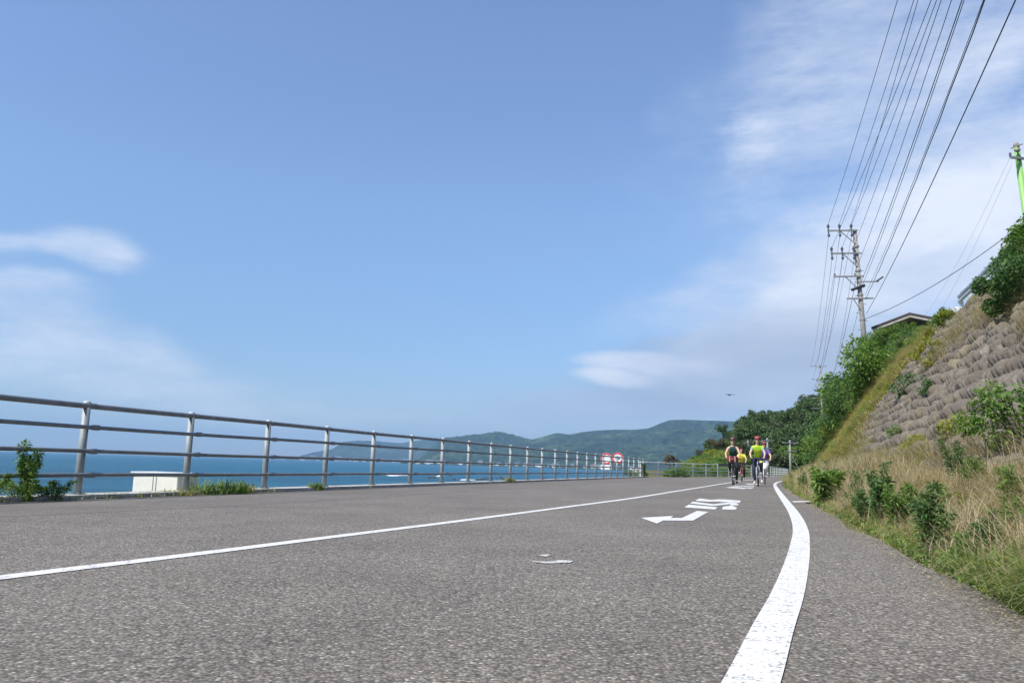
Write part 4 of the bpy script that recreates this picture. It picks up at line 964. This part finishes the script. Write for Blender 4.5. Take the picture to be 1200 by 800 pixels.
# ------------------------------------------------------------------ house behind the wall
hq = at_y(1097, 363, 50); HO = empty('house', (hq.x, hq.y+2.2, hq.z-3.95), -A-.35); tag(HO, 'house behind the wall with low dark brown gabled roof', 'house')
bm = bmesh.new(); box(bm, (0,0,1.1), (3.9,4.4,3.2)); bm_obj('wall', bm, M['plaster'], HO)
def roof_bm(a, b, z, h, th):
    bm = bmesh.new(); pr = [(-a,z),(0,z+h),(a,z),(a,z-th),(0,z+h-th),(-a,z-th)]
    f = [bm.verts.new((x,-b,zz)) for x, zz in pr]; g = [bm.verts.new((x,b,zz)) for x, zz in pr]
    for i in range(6): j = (i+1)%6; bm.faces.new((f[i], f[j], g[j], g[i]))
    for q in (f, g):
        bm.faces.new((q[0],q[1],q[4],q[5])); bm.faces.new((q[1],q[2],q[3],q[4]))
    return bm
rf = bm_obj('roof', roof_bm(2.35, 2.7, 3.0, .75, .13), M['roof'], HO)
bm_obj('fascia', roof_bm(2.28, 2.66, 2.86, .74, .14), M['fascia'], rf)
bm = bmesh.new(); box(bm, (0,-2.2,1.6), (1.6,.06,1.1)); f = bm_obj('window', bm, M['fascia'], HO); bm = bmesh.new(); box(bm, (0,-2.24,1.6), (1.4,.03,.95)); bm_obj('pane', bm, M['glass'], f)
# ------------------------------------------------------------------ bird
bp = at_y(855, 462.5, 95); e = empty('bird', bp, .3, .1); bm = bmesh.new(); BR = plain('bird_brown', (.05,.04,.035), .8)
ell(bm, (0,0,0), (.09,.28,.09), u=12, v=8); bm_obj('body', bm, BR, e, True)
for sg in (-1, 1):
    bm = bmesh.new(); v = [bm.verts.new(p) for p in ((sg*.05,-.12,.03),(sg*.35,-.16,.10),(sg*.68,-.02,.05),(sg*.66,.06,.045),(sg*.35,.10,.09),(sg*.05,.14,.02))]
    bm.faces.new(v); o = bm_obj('wing', bm, BR, e); mm = o.modifiers.new('t','SOLIDIFY'); mm.thickness = .02
bm = bmesh.new(); v = [bm.verts.new(p) for p in ((-.03,.22,0),(.03,.22,0),(.1,.42,0),(-.1,.42,0))]; bm.faces.new(v); o = bm_obj('tail', bm, BR, e); mm = o.modifiers.new('t','SOLIDIFY'); mm.thickness = .015
tag(e, 'dark bird gliding with spread wings above the hill', 'bird')
# ------------------------------------------------------------------ cyclists
def skin_mesh(joints, edges, radii, sub=2):
    me = bpy.data.meshes.new('sk'); me.from_pydata([tuple(j) for j in joints], edges, []); o = link(bpy.data.objects.new('sk', me))
    md = o.modifiers.new('s', 'SKIN'); md.use_smooth_shade = True
    for v, r in zip(me.skin_vertices[0].data, radii): v.radius = r if isinstance(r, tuple) else (r, r)
    me.skin_vertices[0].data[0].use_root = True
    sb = o.modifiers.new('u', 'SUBSURF'); sb.levels = sub; sb.render_levels = sub
    bpy.context.view_layer.update(); dg = bpy.context.evaluated_depsgraph_get()
    m2 = bpy.data.meshes.new_from_object(o.evaluated_get(dg)); bpy.data.objects.remove(o); bpy.data.meshes.remove(me); return m2
SK = plain('skin', (.60,.38,.28), .6, 0, .06, 12); EYE = plain('eye', (.03,.02,.02), .3)
BLK = plain('black_tyre', (.02,.02,.02), .7); CHR = plain('silver_metal', (.55,.56,.58), .3, .7); NAVY = plain('navy_cloth', (.018,.022,.05), .85)
def cyclist(label, shirt_c, short_sleeve, leg_c, hair, helmet, up, pos, vest=False, lean=0., shoe=(.5,.5,.5), trim=None, accent=None):
    e = empty('person', pos, -A); e.scale = (.90,1,1); s = .94
    lu, ld = (1, -1) if up > 0 else (-1, 1)
    hipz = .99; sh = Vector((0, -.10-lean, 1.40)); nk = sh+Vector((0,-.03,.08)); hd = nk+Vector((0,-.05,.14))
    J = {'pel':(0,.20,hipz),'bel':(0,.11,1.12),'che':(0,-.02-lean*.6,1.28),'sho':tuple(sh),'nec':tuple(nk),
         'h1':tuple(nk+Vector((0,-.035,.07))), 'h2':tuple(hd+Vector((0,-.01,.03))), 'h3':tuple(hd+Vector((0,.0,.10)))}
    Rr = {'pel':(.15,.12),'bel':(.125,.10),'che':(.155,.115),'sho':(.12,.09),'nec':.052,'h1':(.062,.07),'h2':(.084,.094),'h3':(.062,.07)}
    E = [('pel','bel'),('bel','che'),('che','sho'),('sho','nec'),('nec','h1'),('h1','h2'),('h2','h3')]
    for sg, nm in ((-1,'L'),(1,'R')):
        J['s'+nm] = (sg*.185, sh.y, sh.z-.01); J['e'+nm] = (sg*.285, -.22-lean, 1.16); J['w'+nm] = (sg*.25, -.40, 1.035); J['k'+nm] = (sg*.245, -.455, 1.02)
        Rr.update({'s'+nm:.060,'e'+nm:.041,'w'+nm:.029,'k'+nm:(.040,.026)})
        E += [('sho','s'+nm),('s'+nm,'e'+nm),('e'+nm,'w'+nm),('w'+nm,'k'+nm)]
        u_ = (sg == lu)
        J['p'+nm] = (sg*.095, .17, hipz-.05); J['n'+nm] = (sg*.14, -.20 if u_ else -.08, .80 if u_ else .62); J['a'+nm] = (sg*.13, .13 if u_ else .14, .50 if u_ else .19); J['f'+nm] = (sg*.135, -.05, .445 if u_ else .115)
        Rr.update({'p'+nm:.092,'n'+nm:.062,'a'+nm:.038,'f'+nm:(.04,.03)})
        E += [('pel','p'+nm),('p'+nm,'n'+nm),('n'+nm,'a'+nm),('a'+nm,'f'+nm)]
    K = list(J); ix = {k: i for i, k in enumerate(K)}
    body = skin_mesh([Vector(J[k])*s for k in K], [(ix[a], ix[b]) for a, b in E], [tuple(x*s for x in Rr[k]) if isinstance(Rr[k], tuple) else Rr[k]*s for k in K])
    bm = bmesh.new(); bm.from_mesh(body); bpy.data.meshes.remove(body)
    H = (hd+Vector((0,-.005,.015)))*s
    ell(bm, H+Vector((0,-.098,-.012))*s, Vector((.014,.024,.022))*s, u=8, v=6)            # nose
    ell(bm, H+Vector((0,-.080,-.058))*s, Vector((.026,.018,.010))*s, u=8, v=6)            # lips
    for sg in (-1, 1):
        ell(bm, H+Vector((sg*.082,.0,-.005))*s, Vector((.012,.022,.034))*s, u=8, v=6)     # ears
        kx = Vector((sg*.245,-.455,1.02))
        for q in range(4):                                                               # fingers curled round the bar
            o_ = kx+Vector((sg*(-.028+.019*q), -.015, .008)); L = (.9,1,.95,.8)[q]
            tube(bm, [x*s for x in (o_, o_+Vector((0,-.035*L,.004)), o_+Vector((0,-.05*L,-.022)), o_+Vector((0,-.028*L,-.045)))], [.0095*s,.009*s,.008*s,.006*s], 6)
        tube(bm, [x*s for x in (kx+Vector((-sg*.03,.01,-.005)), kx+Vector((-sg*.052,-.015,-.018)), kx+Vector((-sg*.05,-.035,-.034)))], [.011*s,.0095*s,.007*s], 6)
    bo = bm_obj('body', bm, SK, e, True)
    bm = bmesh.new()
    for sg in (-1, 1): ell(bm, H+Vector((sg*.031,-.084,.016))*s, Vector((.013,.008,.008))*s, u=8, v=6)
    bm_obj('eyes', bm, EYE, e)
    def garment(name, keys, ed, grow, mat, over={}):
        kk = list(keys); jx = {k: i for i, k in enumerate(kk)}
        rr = []
        for k in kk:
            r_ = over.get(k, Rr.get(k, .05)); r_ = r_ if isinstance(r_, tuple) else (r_, r_); rr.append(tuple((x+grow)*s for x in r_))
        jj = dict(J); jj.update(EX)
        m_ = skin_mesh([Vector(jj[k])*s for k in kk], [(jx[a], jx[b]) for a, b in ed], rr)
        m_.materials.append(mat); 
        for p in m_.polygons: p.use_smooth = True
        m_.name = name; return link(bpy.data.objects.new(name, m_), e)
    EX = {}
    for nm, sg in (('L',-1),('R',1)):
        a = Vector(J['s'+nm]); b = Vector(J['e'+nm]); EX['m'+nm] = tuple(a.lerp(b, .5)); EX['q'+nm] = tuple(Vector(J['sho']).lerp(a, .62 if vest else .9))
    sc_ = plain('shirt_cloth', shirt_c, .85, 0, .08, 10)
    ks = ['pel','bel','che','sho','qL','qR','col']; es = [('pel','bel'),('bel','che'),('che','sho'),('sho','qL'),('sho','qR'),('sho','col')]; EX['col'] = tuple(sh+Vector((0,-.012,.052 if not vest else .03)))
    if not vest:
        for nm in 'LR': ks += ['m'+nm]; es += [('q'+nm,'m'+nm)]
    garment('shirt', ks, es, .026, sc_, dict(che=(.150,.125), mL=.040, mR=.040, qL=.052, qR=.052, sho=(.13,.115), col=(.062,.066)))
    if trim:
        tm = plain('shoulder_cloth', trim, .85)
        for nm in 'LR': garment('sleeve', ['s'+nm,'m'+nm], [('s'+nm,'m'+nm)], .030, tm, {'m'+nm:.050,'s'+nm:.062})
    lc = plain('trouser_cloth', leg_c, .85, 0, .08, 10)
    garment('trousers', ['pel','pL','nL','aL','pR','nR','aR'], [('pel','pL'),('pL','nL'),('nL','aL'),('pel','pR'),('pR','nR'),('nR','aR')], .014, lc, {'pel':(.14,.115)})
    if accent: garment('leg_panel', ['pR','nR'], [('pR','nR')], .019, plain('panel_cloth', accent, .8), {'pR':.075,'nR':.058})
    sm_ = plain('shoe', shoe, .6)
    for nm in 'LR':
        f = Vector(J['f'+nm])*s; bm = bmesh.new(); ell(bm, f+Vector((0,.03,.0)), (.045,.135,.045), u=12, v=8); bm_obj('shoe', bm, sm_, e, True)
    if helmet:
        hm_ = plain('helmet_shell', helmet, .25); bm = bmesh.new(); ell(bm, H+Vector((0,.01,.05)), (.108,.135,.105), u=20, v=14)
        bmesh.ops.delete(bm, geom=[v for v in bm.verts if v.co.z < H.z+.045], context='VERTS'); o = bm_obj('helmet', bm, hm_, e, True); q = o.modifiers.new('t','SOLIDIFY'); q.thickness = .012
        bm = bmesh.new()
        for k in (-1, 0, 1): ell(bm, H+Vector((k*.045,-.085,.105)), (.011,.04,.014), u=8, v=6)
        bm_obj('helmet_vents', bm, M['signw'], o)
    if hair:
        hc = plain('hair', hair, .7); bm = bmesh.new(); ell(bm, H+Vector((0,.018,.022)), (.092,.105,.112), u=18, v=12)
        bmesh.ops.delete(bm, geom=[v for v in bm.verts if (v.co.y < H.y-.045 and v.co.z < H.z+.055) or v.co.z < H.z-.07], context='VERTS'); o = bm_obj('hair', bm, hc, e, True); q = o.modifiers.new('t','SOLIDIFY'); q.thickness = .01
    return tag(e, label, 'person')
def bicycle(label, pos, frame_c, up, drop=False):
    e = empty('bicycle', pos, -A); s = .94; fm = plain('bicycle_paint', frame_c, .3, .2)
    rw = .34
    for y, nm in ((.50,'rear'),(-.52,'front')):
        bm = bmesh.new(); n = 40; m = 8
        def ring(bm, R_, r_):
            vs = [[bm.verts.new(Vector((r_*math.cos(2*PI*j/m), y+(R_+r_*math.sin(2*PI*j/m))*math.cos(2*PI*i/n), rw+(R_+r_*math.sin(2*PI*j/m))*math.sin(2*PI*i/n)))*s) for j in range(m)] for i in range(n)]
            for i in range(n):
                for j in range(m): bm.faces.new((vs[i][j], vs[(i+1)%n][j], vs[(i+1)%n][(j+1)%m], vs[i][(j+1)%m]))
        w_ = empty('wheel'); w_.parent = e
        ring(bm, rw-.018, .018); bm_obj('tyre', bm, BLK, w_, True)
        bm = bmesh.new(); ring(bm, rw-.042, .010)
        bm_obj('rim', bm, CHR, w_, True)
        bm = bmesh.new()
        for k in range(20):
            a = 2*PI*k/20; x = .02 if k % 2 else -.02; tube(bm, [Vector((x,y,rw))*s, Vector((0,y+(rw-.045)*math.cos(a),rw+(rw-.045)*math.sin(a)))*s], .0016, 4)
        tube(bm, [Vector((-.05,y,rw))*s, Vector((.05,y,rw))*s], .02, 8); bm_obj('spokes', bm, CHR, w_)
    bb = (0,.08,.28); st = (0,.2,.82); ht = (0,-.34,.90); hb = (0,-.385,.74); T = lambda L, r: tube(bm, [Vector(p)*s for p in L], r, 8)
    bm = bmesh.new(); T([bb,st],.017); T([st,ht],.016); T([bb,hb],.02); T([ht,hb],.021)
    for x in (-.055,.055): T([(0,.08,.28),(x,.5,.34)],.010); T([(0,.2,.78),(x,.5,.34)],.009)
    bm_obj('frame', bm, fm, e, True)
    bm = bmesh.new(); T([hb,(0,-.40,.70)],.02)
    for x in (-.05,.05): T([(0,-.40,.70),(x,-.42,.68),(x,-.50,.40),(x,-.52,.34)],.012)
    bm_obj('fork', bm, fm, e, True)
    bm = bmesh.new(); T([ht,(0,-.36,.985),(0,-.43,1.0)],.014)
    T([(-.30,-.45,.99),(-.12,-.455,1.0),(.12,-.455,1.0),(.30,-.45,.99)],.014)
    bm_obj('handlebar', bm, M['dark'], e, True)
    for x in (-.27,.27): bm = bmesh.new(); T([(x,-.46,.99),(x*.95,-.53,.955)],.007); bm_obj('brake_lever', bm, M['dark'], e)
    bm = bmesh.new(); T([st,(0,.22,.90)],.013); bm_obj('seat_post', bm, CHR, e)
    bm = bmesh.new(); ell(bm, Vector((0,.26,.915))*s, (.075,.13,.03), u=12, v=8); ell(bm, Vector((0,.13,.915))*s, (.028,.10,.025), u=10, v=6); bm_obj('saddle', bm, BLK, e, True)
    bm = bmesh.new(); d = .17
    for sg in (-1, 1):
        up_ = (sg == (1 if up > 0 else -1)); z = .28+(.15 if up_ else -.17); y = .08-.04*(1 if up_ else -.2)
        T([(sg*.06,.08,.28),(sg*.08,y,z)],.011); T([(sg*.08,y,z),(sg*.17,y,z)],.016)
    T([(-.07,.08,.28),(.07,.08,.28)],.02); bm_obj('crank', bm, CHR, e)
    return tag(e, label, 'bicycle')
def on_road(u, v, dy=0):
    s_, t_ = Gp(u, v); return W(s_+dy, t_, .0118*min(t_, 0)+.004)
def rider_at(u, Y, t_over=None):
    d = ray(u, 565); x = d.x/d.y*Y; s_ = x*SA+Y*CA; t_ = x*CA-Y*SA; return W(s_, t_, .0118*min(t_, 0)+.004)
PA = rider_at(859.5, 28.6); PB = rider_at(888.5, 27.4); PC = rider_at(869.5, 41); PD = rider_at(896.5, 32)
bicycle('bicycle ridden by the person in the dark green vest', PA, (.05,.05,.06), -1)
cyclist('person in dark green sleeveless vest riding, red-brown bag on the bars', (.012,.055,.045), False, (.012,.014,.018), None, (.09,.015,.015), -1, PA, vest=True, shoe=(.03,.03,.03))
bicycle('bicycle ridden by the red-helmeted person in lime jersey', PB, (.35,.36,.38), 1)
cyclist('person in lime green jersey, navy trousers and shiny red helmet, riding', (.42,.60,.03), True, (.02,.022,.07), None, (.38,.01,.02), 1, PB, lean=.04, shoe=(.55,.55,.55), trim=(.10,.42,.42), accent=(.55,.68,.05))
bicycle('bicycle ridden by the person in the yellow shirt', PC, (.3,.05,.05), -1)
cyclist('person in bright yellow shirt riding behind the green-vested person', (.85,.72,.05), True, (.02,.022,.03), (.12,.02,.02), None, -1, PC, lean=.02)
bicycle('bicycle ridden by the purple-clad person at the back right', PD, (.6,.6,.62), 1)
cyclist('person in purple shirt mostly hidden behind the red-helmeted person', (.12,.10,.40), True, (.30,.30,.36), None, (.22,.01,.02), 1, PD, shoe=(.8,.8,.8))
e = empty('handlebar_bag', PA + Vector((0,0,0)), -A); RB = plain('red_brown_bag', (.22,.035,.03), .8)
bm = bmesh.new(); box(bm, (0,-.53,.90), (.38,.17,.20), bev=.05); bm_obj('bag_body', bm, RB, e, True)
bm = bmesh.new(); box(bm, (0,-.535,.985), (.37,.18,.05), bev=.02); bm_obj('flap', bm, RB, e, True)
bm = bmesh.new()
for x in (-.09,.09): box(bm, (x,-.622,.91), (.025,.008,.19))
bm_obj('strap', bm, M['conc'], e); tag(e, 'red-brown bag hung on the first cyclist\'s handlebars', 'bag')
e = empty('side_bag', PD + Vector((0,0,0)), -A)
bm = bmesh.new(); box(bm, (.02,-.55,.66), (.20,.12,.34), bev=.04); bm_obj('bag_body', bm, M['signw'], e, True)
bm = bmesh.new(); tube(bm, [(-.03,-.52,.82),(.02,-.47,.93),(.07,-.52,.82)], .008, 6); bm_obj('strap', bm, M['dark'], e); tag(e, 'white bag hanging from the rearmost right bicycle', 'bag')
